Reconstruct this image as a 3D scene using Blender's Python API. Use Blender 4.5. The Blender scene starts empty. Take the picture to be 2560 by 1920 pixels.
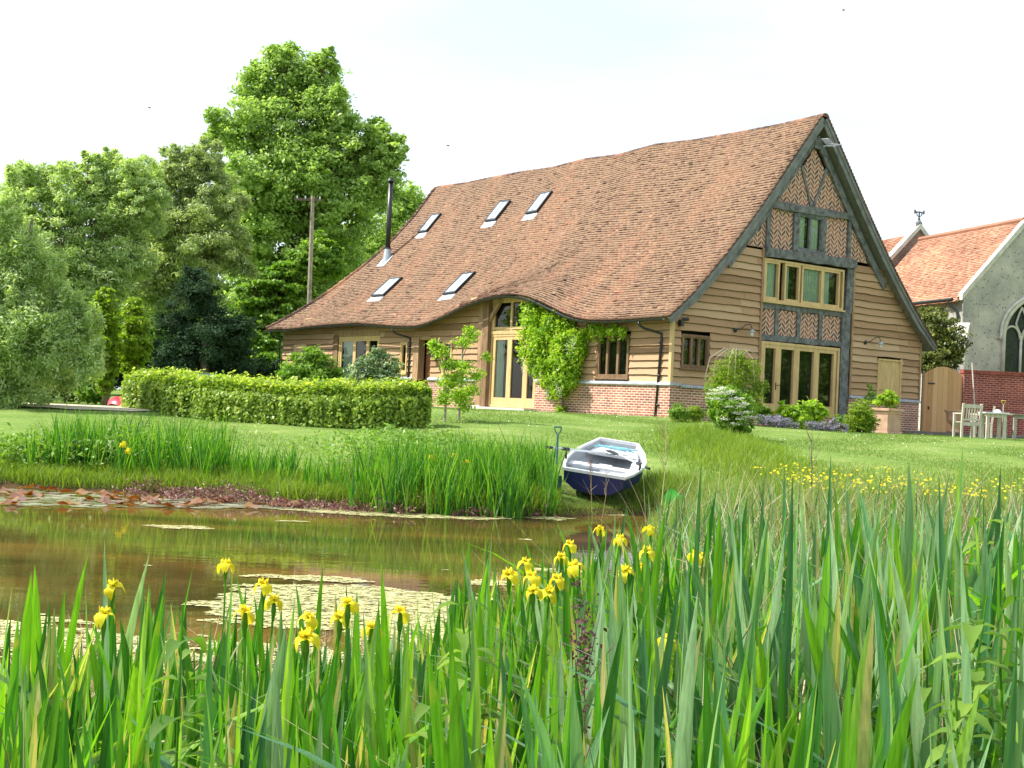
import bpy, math, random
import numpy as np
from mathutils import Matrix, Vector
random.seed(7)
RNG = np.random.default_rng(11)
S = bpy.context.scene
C = S.collection
R = math.radians

# ------------------------------------------------------------------ camera, sky, sun, exposure
F, PITCH, ROLL, ZC = 3305.8, .0172, .0457, 1.65          # focal length in px of a 2560 px wide frame
cam_d = bpy.data.cameras.new('camera'); cam = bpy.data.objects.new('camera', cam_d); C.objects.link(cam)
cam_d.sensor_width = 36; cam_d.lens = 36 * F / 2560; cam_d.clip_end = 3000; cam_d.clip_start = .05
fw = Vector((0, math.cos(PITCH), math.sin(PITCH))); rt = Vector((1, 0, 0)); up = rt.cross(fw)
r2 = rt * math.cos(ROLL) + up * math.sin(ROLL); u2 = up * math.cos(ROLL) - rt * math.sin(ROLL)
cam.matrix_world = Matrix(((r2.x, u2.x, -fw.x, 0), (r2.y, u2.y, -fw.y, 0), (r2.z, u2.z, -fw.z, ZC), (0, 0, 0, 1)))
S.camera = cam
SUN_EL, SUN_V = R(50), Vector((-.995, .04, 0)).normalized()
w = bpy.data.worlds.new('World'); S.world = w; w.use_nodes = True
nt = w.node_tree; nt.nodes.clear()
sky = nt.nodes.new('ShaderNodeTexSky'); sky.sky_type = 'NISHITA'; sky.sun_disc = False
sky.sun_elevation = SUN_EL; sky.sun_rotation = math.atan2(SUN_V.x, SUN_V.y)
sky.dust_density = 2.5; sky.air_density = 1.0; sky.ozone_density = 1.6
bg = nt.nodes.new('ShaderNodeBackground'); bg.inputs[1].default_value = .15
# thin high cloud: a pale veil mixed over the blue
tc = nt.nodes.new('ShaderNodeTexCoord'); mp = nt.nodes.new('ShaderNodeMapping'); mp.inputs['Scale'].default_value = (1.2, 1.2, 4.5)
nz = nt.nodes.new('ShaderNodeTexNoise'); nz.inputs['Scale'].default_value = 2.2; nz.inputs['Detail'].default_value = 7
cr = nt.nodes.new('ShaderNodeValToRGB'); cr.color_ramp.elements[0].position = .36; cr.color_ramp.elements[1].position = .62
cr.color_ramp.elements[0].color = (.5,) * 3 + (1,); cr.color_ramp.elements[1].color = (.97,) * 3 + (1,)
mx = nt.nodes.new('ShaderNodeMixRGB'); mx.inputs[2].default_value = (3.75, 4.15, 4.35, 1)
out = nt.nodes.new('ShaderNodeOutputWorld')
L = nt.links.new
L(tc.outputs['Generated'], mp.inputs[0]); L(mp.outputs[0], nz.inputs[0]); L(nz.outputs[0], cr.inputs[0])
L(cr.outputs[0], mx.inputs[0]); L(sky.outputs[0], mx.inputs[1]); L(mx.outputs[0], bg.inputs[0]); L(bg.outputs[0], out.inputs[0])
sl = bpy.data.lights.new('sun', 'SUN'); sl.energy = 4.1; sl.angle = R(.5); sl.color = (1, .95, .86)
so = bpy.data.objects.new('sun', sl); C.objects.link(so)
sv = Vector((SUN_V.x * math.cos(SUN_EL), SUN_V.y * math.cos(SUN_EL), math.sin(SUN_EL)))
so.rotation_euler = sv.to_track_quat('Z', 'Y').to_euler()
S.view_settings.view_transform = 'Standard'; S.view_settings.look = 'None'
S.view_settings.exposure = 1.08; S.view_settings.gamma = 1
S.render.engine = 'CYCLES'
S.cycles.transparent_max_bounces = 12

# ------------------------------------------------------------------ pixel helpers (2560 x 1920 frame) -> real places
def ray(x, y):
    a, b = x - 1280, y - 960; c, s = math.cos(ROLL), math.sin(ROLL)
    ix = a * c + b * s; iy = -a * s + b * c
    X = ix / F; Z = -iy / F
    return Vector((X, math.cos(PITCH) - Z * math.sin(PITCH), math.sin(PITCH) + Z * math.cos(PITCH)))
def at(x, y, Y):
    d = ray(x, y); return Vector((0, 0, ZC)) + d * (Y / d.y)
DK = 2560 / 2212.
def atD(x, y, Y): return at(x * DK, y * DK, Y)

# ------------------------------------------------------------------ terrain
def lerp(x, xs, ys): return np.interp(x, xs, ys)
FAR = ([-40, -8, -6, -4.5, -3, -1.5, 0, .8, 2.2, 3, 60], [22, 21.5, 21.3, 20.9, 20.2, 19.7, 19.9, 20.4, 21.6, 21.8, 22])
NEAR = ([-40, -1.5, -.5, 0, .5, 1.0, 1.5, 2.2, 2.7, 3.2], [4.3, 4.3, 4.7, 5.5, 8, 11.5, 15.5, 19.5, 21.3, 26])
def terr(X, Y):
    X = np.asarray(X, float); Y = np.asarray(Y, float)
    yf = lerp(X, *FAR); yn = lerp(X, *NEAR)
    s = Y - yf
    capv = lerp(X, [-9, -6, -4, 4.6, 6.2, 9], [1.15, 1.2, 1.5, 1.54, 1.42, 1.36])
    capv = np.where(Y > 46, np.maximum(capv, lerp(Y, [46, 60], [1.2, 1.5])), capv)
    base = lerp(X, [2, 4.5], [0, .3])
    g = lerp(s, [0, .6, 2, 5, 9.5, 13, 17, 60], [.1, .2, .42, .78, 1.13, 1.36, 1.6, 1.7])
    far = np.minimum(g + base * (1 - np.clip(s / 14, 0, 1)), capv)
    # right-hand bank and near bank
    rb = np.clip((yn - Y), 0, 50)
    near = .06 + .30 * np.clip(rb / 3.5, 0, 1) * lerp(X, [-.5, 1.5], [.35, 1]) + .04 * np.sin(X * 1.7 + Y)
    near = np.where(X > 3, np.maximum(near, lerp(Y, [4, 12, 22], [.3, .38, .42])), near)
    inside = np.minimum(s * -1, Y - yn)
    z = np.where(s > 0, far, near)
    z = np.where(inside > 0, .08 - .55 * np.clip(inside / .9, 0, 1), z)
    return z
def tz(x, y): return float(terr(x, y))
def spot(px, Y, py=1050):
    x = at(px, py, Y).x
    for _ in range(3):
        z = tz(x, Y)
        # find X so the ground point lies under that picture column
        yy = 960 + PITCH * F + (px - 1280) * ROLL + (ZC - z) * F / Y
        x = at(px, yy, Y).x
    return Vector((x, Y, tz(x, Y)))
def spotD(px, Y): return spot(px * DK, Y)

# ------------------------------------------------------------------ materials
MATS = {}
def newmat(n):
    m = bpy.data.materials.new(n); m.use_nodes = True; MATS[n] = m
    nt = m.node_tree; nt.nodes.clear(); o = nt.nodes.new('ShaderNodeOutputMaterial')
    return m, nt, o
def N(nt, t, **k):
    n = nt.nodes.new('ShaderNode' + t)
    for a, b in k.items():
        if a[0] == '_': setattr(n, a[1:], b)
        else: n.inputs[a.replace('_', ' ')].default_value = b
    return n
def ramp(nt, stops):
    r = nt.nodes.new('ShaderNodeValToRGB'); e = r.color_ramp.elements
    while len(e) < len(stops): e.new(.5)
    for i, (p, c) in enumerate(stops): e[i].position = p; e[i].color = (*c, 1)
    return r
def pb(name, col, rough=.6, metal=0, var=.25, scale=6, bump=.0, bscale=30, spec=.5, stretch=(1, 1, 1), col2=None):
    m, nt, o = newmat(name)
    p = N(nt, 'BsdfPrincipled', Roughness=rough, Metallic=metal); p.inputs['Specular IOR Level'].default_value = spec
    tc = N(nt, 'TexCoord'); mp = N(nt, 'Mapping'); mp.inputs['Scale'].default_value = stretch
    nz = N(nt, 'TexNoise', Scale=scale, Detail=6.)
    nt.links.new(tc.outputs['Object'], mp.inputs[0]); nt.links.new(mp.outputs[0], nz.inputs[0])
    c2 = col2 or tuple(min(1, c * (1 + var)) for c in col)
    r = ramp(nt, [(.32, tuple(c * (1 - var) for c in col)), (.7, c2)])
    nt.links.new(nz.outputs[0], r.inputs[0]); nt.links.new(r.outputs[0], p.inputs['Base Color'])
    if bump:
        n2 = N(nt, 'TexNoise', Scale=bscale, Detail=5.); b = N(nt, 'Bump', Strength=bump, Distance=.02)
        nt.links.new(mp.outputs[0], n2.inputs[0]); nt.links.new(n2.outputs[0], b.inputs['Height']); nt.links.new(b.outputs[0], p.inputs['Normal'])
    nt.links.new(p.outputs[0], o.inputs[0]); return m
BR = dict(leaf_big_tree=2.0, leaf_willow=1.6, leaf_willow_near=1.5, leaf_hornbeam=1.05, leaf_shrub=1.1, leaf_hedge=1.45, leaf_wisteria=1.5, leaf_variegated=1.2, leaf_bay=1.2, leaf_iris=1.2, leaf_iris_blue=1.15, leaf_yew=1.3)
def leafm(name, stops, trans=.4, rough=.45, gloss=.35, tint=(1.25, 1.35, .5)):
    m, nt, o = newmat(name)
    a = N(nt, 'Attribute', _attribute_name='rnd'); kb = BR.get(name, 1)
    r = ramp(nt, [(q, tuple(min(.8, c * kb) for c in col)) for q, col in stops]); nt.links.new(a.outputs['Fac'], r.inputs[0])
    p = N(nt, 'BsdfPrincipled', Roughness=rough); p.inputs['Specular IOR Level'].default_value = gloss
    col = r.outputs[0]
    if 'iris' in name:
        tc = N(nt, 'TexCoord'); mp = N(nt, 'Mapping'); mp.inputs['Scale'].default_value = (170, 170, 3); nz = N(nt, 'TexNoise', Scale=1., Detail=3.); nt.links.new(tc.outputs['Object'], mp.inputs[0]); nt.links.new(mp.outputs[0], nz.inputs[0])
        r2 = ramp(nt, [(.3, (.62, .66, .6)), (.5, (1, 1, 1)), (.72, (1.35, 1.3, 1.2))]); nt.links.new(nz.outputs[0], r2.inputs[0]); k2 = N(nt, 'MixRGB', _blend_type='MULTIPLY', Fac=.85); nt.links.new(col, k2.inputs[1]); nt.links.new(r2.outputs[0], k2.inputs[2])
        n3 = N(nt, 'TexNoise', Scale=7., Detail=5.); nt.links.new(tc.outputs['Object'], n3.inputs[0]); r3 = ramp(nt, [(.64, (0, 0, 0)), (.72, (1, 1, 1))]); nt.links.new(n3.outputs[0], r3.inputs[0])
        k3 = N(nt, 'MixRGB'); k3.inputs[2].default_value = (.36, .30, .08, 1); f3 = N(nt, 'Math', _operation='MULTIPLY'); f3.inputs[1].default_value = .7; nt.links.new(r3.outputs[0], f3.inputs[0]); nt.links.new(f3.outputs[0], k3.inputs[0]); nt.links.new(k2.outputs[0], k3.inputs[1]); col = k3.outputs[0]
    t = N(nt, 'BsdfTranslucent'); mm = N(nt, 'MixRGB', _blend_type='MULTIPLY', Fac=1.); mm.inputs[2].default_value = (*tint, 1)
    nt.links.new(col, mm.inputs[1]); nt.links.new(mm.outputs[0], t.inputs[0]); nt.links.new(col, p.inputs['Base Color'])
    mx = N(nt, 'MixShader', Fac=trans); nt.links.new(p.outputs[0], mx.inputs[1]); nt.links.new(t.outputs[0], mx.inputs[2])
    nt.links.new(mx.outputs[0], o.inputs[0]); return m
# foliage
g_ = lambda *c: c
M_big = leafm('leaf_big_tree', [(.0, (.085, .14, .03)), (.5, (.165, .24, .06)), (1, (.31, .38, .13))], trans=.48, tint=(1.2, 1.25, .6))
M_will = leafm('leaf_willow', [(.0, (.12, .17, .065)), (.5, (.22, .275, .115)), (1, (.44, .47, .28))], trans=.45)
M_willl = leafm('leaf_willow_near', [(.0, (.14, .2, .07)), (.5, (.26, .34, .14)), (1, (.50, .55, .36))], trans=.5)
M_dark = leafm('leaf_yew', [(.0, (.014, .034, .018)), (1, (.045, .085, .04))], trans=.2, rough=.7, gloss=.1)
M_horn = leafm('leaf_hornbeam', [(.0, (.11, .2, .012)), (.5, (.20, .31, .02)), (1, (.34, .42, .04))], trans=.5)
M_hedge = leafm('leaf_hedge', [(.0, (.05, .11, .012)), (.4, (.14, .22, .025)), (.8, (.30, .37, .06)), (1, (.5, .48, .14))], trans=.45)
M_shrub = leafm('leaf_shrub', [(.0, (.07, .16, .02)), (.5, (.15, .28, .03)), (1, (.30, .42, .07))], trans=.4)
M_varieg = leafm('leaf_variegated', [(.0, (.05, .11, .04)), (.5, (.12, .19, .09)), (.8, (.42, .47, .30)), (1, (.6, .62, .45))], trans=.3)
M_wist = leafm('leaf_wisteria', [(.0, (.07, .15, .012)), (.4, (.17, .28, .02)), (1, (.40, .48, .05))], trans=.45)
M_olive = leafm('leaf_bay', [(.0, (.03, .06, .012)), (.5, (.11, .14, .03)), (1, (.35, .36, .10))], trans=.25)
M_nep = leafm('leaf_nepeta', [(.0, (.10, .14, .06)), (.45, (.17, .21, .11)), (.5, (.26, .22, .42)), (1, (.42, .38, .62))], trans=.25)
M_iris = leafm('leaf_iris', [(.0, (.02, .09, .02)), (.35, (.05, .18, .018)), (.7, (.12, .29, .02)), (.86, (.22, .36, .05)), (.95, (.11, .23, .09)), (1, (.42, .36, .18))], trans=.5, rough=.4, gloss=.28, tint=(1.25, 1.3, .35))
M_irisb = leafm('leaf_iris_blue', [(.0, (.03, .11, .04)), (.5, (.08, .20, .08)), (1, (.24, .36, .20))], trans=.35, rough=.4, gloss=.3)
M_dry = leafm('dry_stalk', [(.0, (.16, .10, .05)), (.5, (.33, .24, .13)), (1, (.55, .46, .3))], trans=.15, tint=(1, 1, .8))
M_grass = leafm('grass_rough', [(.0, (.10, .17, .02)), (.5, (.19, .29, .03)), (.85, (.31, .38, .07)), (1, (.48, .44, .2))], trans=.45)
M_mead = leafm('grass_meadow', [(.0, (.09, .16, .025)), (.5, (.18, .29, .04)), (.78, (.30, .37, .09)), (.92, (.42, .40, .19)), (1, (.5, .42, .27))], trans=.4, tint=(1.2, 1.2, .6))
M_lawnb = leafm('grass_lawn', [(.0, (.085, .165, .03)), (.6, (.155, .245, .045)), (1, (.30, .34, .11))], trans=.4)
M_purple = leafm('leaf_purple', [(.0, (.08, .03, .035)), (.5, (.20, .08, .09)), (.85, (.30, .15, .13)), (1, (.2, .25, .06))], trans=.25, tint=(1.1, 1, 1))
M_yel = leafm('petal_yellow', [(.0, (.72, .52, .01)), (1, (.88, .74, .04))], trans=.4, rough=.6, gloss=.15, tint=(1.1, 1.05, .4))
M_white = leafm('petal_white', [(.0, (.6, .63, .45)), (1, (.85, .86, .75))], trans=.3, tint=(1, 1, .9))
M_red = leafm('petal_red', [(.0, (.5, .03, .02)), (1, (.6, .15, .05))], trans=.3, tint=(1, 1, 1))
M_lily = leafm('leaf_lily', [(.0, (.05, .08, .03)), (.3, (.30, .34, .24)), (.5, (.5, .54, .42)), (.62, (.13, .045, .02)), (.8, (.23, .085, .015)), (1, (.28, .18, .015))], trans=.2, rough=.18, gloss=1., tint=(1.4, 1, .4))  # pale middle stops paint sun glare onto the flat pads
M_bark = pb('bark', (.16, .12, .085), .9, var=.4, scale=4, bump=.5, stretch=(3, 3, .6))
M_barkp = pb('bark_pale', (.34, .29, .22), .9, var=.3, scale=6)
# building
M_oak = None
def boardmat(name, c0, c1, c2):
    m, nt, o = newmat(name)
    p = N(nt, 'BsdfPrincipled', Roughness=.75); p.inputs['Specular IOR Level'].default_value = .3
    a = N(nt, 'Attribute', _attribute_name='rnd'); tc = N(nt, 'TexCoord'); mp = N(nt, 'Mapping'); mp.inputs['Scale'].default_value = (1.2, 1.2, 22)
    nz = N(nt, 'TexNoise', Scale=1.6, Detail=8., Roughness=.65); nt.links.new(tc.outputs['Object'], mp.inputs[0]); nt.links.new(mp.outputs[0], nz.inputs[0])
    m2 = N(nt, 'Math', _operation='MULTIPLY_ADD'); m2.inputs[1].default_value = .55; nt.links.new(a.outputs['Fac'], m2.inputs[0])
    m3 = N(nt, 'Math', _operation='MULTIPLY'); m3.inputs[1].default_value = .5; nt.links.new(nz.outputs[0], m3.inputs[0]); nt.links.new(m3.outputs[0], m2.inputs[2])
    r = ramp(nt, [(0, tuple(c * .42 for c in c0)), (.16, c0), (.5, c1), (.9, c2)]); nt.links.new(m2.outputs[0], r.inputs[0])  # darkest stop carries the shadow painted on the board lips
    vo = N(nt, 'TexVoronoi', Scale=2.3); mpk = N(nt, 'Mapping'); mpk.inputs['Scale'].default_value = (.7, .7, 2.2)
    nt.links.new(tc.outputs['Object'], mpk.inputs[0]); nt.links.new(mpk.outputs[0], vo.inputs[0])
    rk = ramp(nt, [(.02, (.35, .28, .22)), (.09, (1, 1, 1))]); nt.links.new(vo.outputs[0], rk.inputs[0])
    mk = N(nt, 'MixRGB', _blend_type='MULTIPLY', Fac=.8); nt.links.new(r.outputs[0], mk.inputs[1]); nt.links.new(rk.outputs[0], mk.inputs[2])
    nt.links.new(mk.outputs[0], p.inputs['Base Color'])
    b = N(nt, 'Bump', Strength=.35, Distance=.01); nt.links.new(nz.outputs[0], b.inputs['Height']); nt.links.new(b.outputs[0], p.inputs['Normal'])
    nt.links.new(p.outputs[0], o.inputs[0]); return m
M_oak = boardmat('weatherboard_oak', (.24, .13, .07), (.42, .25, .145), (.57, .385, .245))
M_oakf = pb('oak_fresh', (.60, .40, .19), .5, var=.16, scale=3, stretch=(3, 3, .7), bump=.1)
M_oakd = pb('oak_brown', (.20, .115, .06), .8, var=.35, scale=3, stretch=(4, 4, .7), bump=.3)
M_oakp = pb('oak_post', (.33, .2, .11), .75, var=.3, scale=3, stretch=(4, 4, .7), bump=.2)
M_grey = pb('timber_grey', (.14, .14, .145), .85, var=.5, scale=3, stretch=(2, 2, 2), bump=.5, bscale=14)
M_barge = pb('timber_barge', (.165, .165, .165), .8, var=.3, scale=3, bump=.3)
M_lead = pb('lead', (.42, .46, .52), .45, metal=.3, var=.15, scale=5)
M_cap = pb('plinth_cap', (.40, .42, .47), .6, var=.2, scale=6, bump=.2)
M_black = pb('black_metal', (.018, .018, .02), .35, var=.2)
M_gut = pb('gutter_iron', (.03, .032, .036), .4, var=.3, metal=.3)
M_pot = pb('terracotta', (.55, .33, .22), .8, var=.2, scale=4, bump=.2)
M_stone = pb('planter_stone', (.50, .31, .22), .85, var=.2, scale=3, bump=.2)
M_limest = pb('limestone', (.60, .57, .50), .85, var=.15, scale=4, bump=.3)
M_dkin = pb('dark_interior', (.02, .018, .015), .9, var=.2)
M_curt = pb('curtain', (.5, .58, .50), .9, var=.18, scale=5, stretch=(9, 9, .3))
M_teak = pb('teak_weathered', (.50, .45, .38), .8, var=.2, scale=4, stretch=(3, 3, 1), bump=.2)
M_white2 = pb('boat_white', (.62, .63, .65), .35, var=.04)
M_bgrey = pb('boat_grey', (.36, .38, .41), .5, var=.08, scale=3)
M_blue = pb('boat_blue', (.008, .014, .10), .3, var=.35, scale=3, spec=.6)
M_alu = pb('alu', (.65, .66, .68), .3, metal=.8, var=.08)
M_binb = pb('bin_blue', (.03, .05, .22), .5, var=.15); M_bing = pb('bin_green', (.03, .07, .06), .5, var=.15)
M_redp = pb('red_plastic', (.65, .03, .06), .35, var=.2)
M_spade = pb('spade_green', (.03, .13, .13), .45, var=.2); M_rope = pb('rope_blue', (.15, .38, .45), .8, var=.2)
M_tub = leafm('tub_green', [(0, (.05, .35, .04)), (1, (.08, .45, .05))], trans=.5, rough=.4, tint=(1, 1.1, .5))
M_yelp = pb('fork_yellow', (.75, .52, .12), .5, var=.1)
def glassm(name, tint, refl=.9, base=(.02, .025, .025)):
    m, nt, o = newmat(name)
    g = N(nt, 'BsdfGlossy', Roughness=.01); g.inputs[0].default_value = (refl, refl, refl, 1)
    t = N(nt, 'BsdfTransparent'); t.inputs[0].default_value = (*tint, 1)
    f = N(nt, 'Fresnel', IOR=1.5); mu = N(nt, 'Math', _operation='MULTIPLY_ADD'); mu.inputs[1].default_value = 1.15; mu.inputs[2].default_value = .0
    tc = N(nt, 'TexCoord'); nz = N(nt, 'TexNoise', Scale=1.5); b = N(nt, 'Bump', Strength=.03, Distance=.02)
    nt.links.new(tc.outputs['Object'], nz.inputs[0]); nt.links.new(nz.outputs[0], b.inputs['Height']); nt.links.new(b.outputs[0], g.inputs['Normal'])
    nt.links.new(f.outputs[0], mu.inputs[0]); mx = N(nt, 'MixShader'); nt.links.new(mu.outputs[0], mx.inputs[0])
    nt.links.new(t.outputs[0], mx.inputs[1]); nt.links.new(g.outputs[0], mx.inputs[2]); nt.links.new(mx.outputs[0], o.inputs[0]); return m
M_glass = glassm('window_glass', (.82, .88, .84))
M_sky = pb('skylight_glass', (.78, .86, .92), .12, metal=.75, var=.08, scale=1, spec=1)
def tilem(name, stops, moss=True):
    m, nt, o = newmat(name)
    p = N(nt, 'BsdfPrincipled', Roughness=.85); p.inputs['Specular IOR Level'].default_value = .25
    a = N(nt, 'Attribute', _attribute_name='rnd'); tc = N(nt, 'TexCoord')
    r = ramp(nt, stops); nt.links.new(a.outputs['Fac'], r.inputs[0])
    nz = N(nt, 'TexNoise', Scale=.55, Detail=5., Roughness=.6); mp = N(nt, 'Mapping'); mp.inputs['Scale'].default_value = (1.5, .35, .35); nt.links.new(tc.outputs['Object'], mp.inputs[0]); nt.links.new(mp.outputs[0], nz.inputs[0])
    r2 = ramp(nt, [(.38, (.26, .25, .27)), (.5, (.52, .50, .50)), (.60, (1.3, 1.08, .94))]); nt.links.new(nz.outputs[0], r2.inputs[0])
    mu = N(nt, 'MixRGB', _blend_type='MULTIPLY', Fac=1. if moss else .35); nt.links.new(r.outputs[0], mu.inputs[1]); nt.links.new(r2.outputs[0], mu.inputs[2])
    n3 = N(nt, 'TexNoise', Scale=9., Detail=6.); nt.links.new(tc.outputs['Object'], n3.inputs[0])
    r3 = ramp(nt, [(.58, (0, 0, 0)), (.68, (1, 1, 1))]); nt.links.new(n3.outputs[0], r3.inputs[0])
    m3 = N(nt, 'MixRGB'); m3.inputs[2].default_value = (.36, .30, .19, 1); f3 = N(nt, 'Math', _operation='MULTIPLY'); f3.inputs[1].default_value = .55 if moss else .15
    nt.links.new(r3.outputs[0], f3.inputs[0]); nt.links.new(f3.outputs[0], m3.inputs[0]); nt.links.new(mu.outputs[0], m3.inputs[1])
    nt.links.new(m3.outputs[0], p.inputs['Base Color']); nt.links.new(p.outputs[0], o.inputs[0]); return m
M_tile = tilem('old_clay_tiles', [(0, (.07, .038, .033)), (.2, (.13, .066, .054)), (.4, (.17, .082, .060)), (.62, (.215, .106, .076)), (.82, (.275, .135, .094)), (.93, (.42, .23, .15)), (1, (.62, .45, .34))])
M_ridge = tilem('ridge_clay', [(0, (.16, .09, .065)), (1, (.34, .19, .13))])
M_tile2 = tilem('orange_clay_tiles', [(0, (.34, .16, .10)), (.5, (.52, .265, .17)), (1, (.64, .40, .28))], moss=False)
def brickm(name, c1, c2, mort, bw=.225, bh=.075, ms=.012, stain=True):
    m, nt, o = newmat(name)
    p = N(nt, 'BsdfPrincipled', Roughness=.9); p.inputs['Specular IOR Level'].default_value = .2
    tc = N(nt, 'TexCoord'); sp = N(nt, 'SeparateXYZ'); nt.links.new(tc.outputs['Object'], sp.inputs[0])
    ad = N(nt, 'Math', _operation='ADD'); nt.links.new(sp.outputs[0], ad.inputs[0]); nt.links.new(sp.outputs[1], ad.inputs[1])
    cb = N(nt, 'CombineXYZ'); nt.links.new(ad.outputs[0], cb.inputs[0]); nt.links.new(sp.outputs[2], cb.inputs[1])
    nj = N(nt, 'TexNoise', Scale=5.); nt.links.new(tc.outputs['Object'], nj.inputs[0])
    vj = N(nt, 'VectorMath', _operation='MULTIPLY_ADD'); vj.inputs[1].default_value = (.02, .02, 0); nt.links.new(nj.outputs[1], vj.inputs[0]); nt.links.new(cb.outputs[0], vj.inputs[2])
    b = N(nt, 'TexBrick', Scale=1.); b.inputs['Brick Width'].default_value = bw; b.inputs['Row Height'].default_value = bh; b.inputs['Mortar Size'].default_value = ms
    b.inputs['Color1'].default_value = (*c1, 1); b.inputs['Color2'].default_value = (*c2, 1); b.inputs['Mortar'].default_value = (*mort, 1); b.inputs['Bias'].default_value = -.1; b.inputs['Mortar Smooth'].default_value = .2
    nt.links.new(vj.outputs[0], b.inputs[0])
    n2 = N(nt, 'TexNoise', Scale=1.3, Detail=8., Roughness=.7); nt.links.new(tc.outputs['Object'], n2.inputs[0])
    r2 = ramp(nt, [(.3, (.6, .55, .55)), (.5, (1, 1, 1)), (.68, (1.4, 1.35, 1.3))]); nt.links.new(n2.outputs[0], r2.inputs[0])
    mu = N(nt, 'MixRGB', _blend_type='MULTIPLY', Fac=.8); nt.links.new(b.outputs[0], mu.inputs[1]); nt.links.new(r2.outputs[0], mu.inputs[2])
    nt.links.new(mu.outputs[0], p.inputs['Base Color'])
    bu = N(nt, 'Bump', Strength=.5, Distance=.01, _invert=True); nt.links.new(b.outputs['Fac'], bu.inputs['Height']); nt.links.new(bu.outputs[0], p.inputs['Normal'])
    nt.links.new(p.outputs[0], o.inputs[0]); return m
M_brick = brickm('plinth_brick', (.42, .16, .105), (.23, .085, .07), (.60, .48, .40), ms=.015)
M_brick2 = brickm('garden_wall_brick', (.27, .07, .05), (.15, .038, .036), (.45, .22, .18), ms=.013)
def herring():
    m, nt, o = newmat('herringbone_brick')
    p = N(nt, 'BsdfPrincipled', Roughness=.9)
    tc = N(nt, 'TexCoord'); sp = N(nt, 'SeparateXYZ'); nt.links.new(tc.outputs['Object'], sp.inputs[0])
    def M(op, a, b=None, c=None):
        n = N(nt, 'Math', _operation=op)
        for i, q in enumerate((a, b, c)):
            if q is None: continue
            if isinstance(q, (int, float)): n.inputs[i].default_value = q
            else: nt.links.new(q, n.inputs[i])
        return n.outputs[0]
    W_ = .18
    pp = M('PINGPONG', sp.outputs[1], W_)
    ch = M('ADD', sp.outputs[2], pp)
    k = M('DIVIDE', ch, .15)
    fr = M('FRACT', k); st = M('LESS_THAN', fr, .70)
    e1 = M('GREATER_THAN', pp, .010); e2 = M('LESS_THAN', pp, W_ - .010)
    msk = M('MULTIPLY', st, M('MULTIPLY', e1, e2))
    cell = N(nt, 'CombineXYZ'); nt.links.new(M('FLOOR', k), cell.inputs[0]); nt.links.new(M('FLOOR', M('DIVIDE', sp.outputs[1], W_)), cell.inputs[1])
    wn = N(nt, 'TexWhiteNoise'); nt.links.new(cell.outputs[0], wn.inputs[0])
    r = ramp(nt, [(0, (.11, .045, .04)), (.5, (.27, .095, .065)), (1, (.42, .16, .10))]); nt.links.new(wn.outputs[0], r.inputs[0])
    mx = N(nt, 'MixRGB'); mx.inputs[1].default_value = (.60, .46, .36, 1); nt.links.new(msk, mx.inputs[0]); nt.links.new(r.outputs[0], mx.inputs[2])
    nt.links.new(mx.outputs[0], p.inputs['Base Color'])
    b = N(nt, 'Bump', Strength=.5, Distance=.01); nt.links.new(msk, b.inputs['Height']); nt.links.new(b.outputs[0], p.inputs['Normal'])
    nt.links.new(p.outputs[0], o.inputs[0]); return m
M_herr = herring()
def flint():
    m, nt, o = newmat('flint_render')
    p = N(nt, 'BsdfPrincipled', Roughness=.9); tc = N(nt, 'TexCoord')
    n1 = N(nt, 'TexNoise', Scale=.9, Detail=8., Roughness=.65); nt.links.new(tc.outputs['Object'], n1.inputs[0])
    r1 = ramp(nt, [(.35, (.30, .30, .26)), (.5, (.42, .40, .35)), (.66, (.58, .54, .45))]); nt.links.new(n1.outputs[0], r1.inputs[0])
    v = N(nt, 'TexVoronoi', Scale=6.5); v2 = N(nt, 'TexVoronoi', Scale=7.)
    nt.links.new(tc.outputs['Object'], v.inputs[0]); nt.links.new(tc.outputs['Object'], v2.inputs[0])
    ra = ramp(nt, [(.16, (1, 1, 1)), (.22, (0, 0, 0))]); nt.links.new(v.outputs[0], ra.inputs[0])
    mx = N(nt, 'MixRGB'); mx.inputs[2].default_value = (.12, .12, .12, 1); nt.links.new(ra.outputs[0], mx.inputs[0]); nt.links.new(r1.outputs[0], mx.inputs[1])
    rb = ramp(nt, [(.12, (1, 1, 1)), (.17, (0, 0, 0))]); nt.links.new(v2.outputs[0], rb.inputs[0])
    mb = N(nt, 'MixRGB'); mb.inputs[2].default_value = (.6, .6, .56, 1); nt.links.new(rb.outputs[0], mb.inputs[0]); nt.links.new(mx.outputs[0], mb.inputs[1])
    nt.links.new(mb.outputs[0], p.inputs['Base Color']); b = N(nt, 'Bump', Strength=.4, Distance=.03); nt.links.new(n1.outputs[0], b.inputs['Height']); nt.links.new(b.outputs[0], p.inputs['Normal'])
    nt.links.new(p.outputs[0], o.inputs[0]); return m
M_flint = flint()
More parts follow.
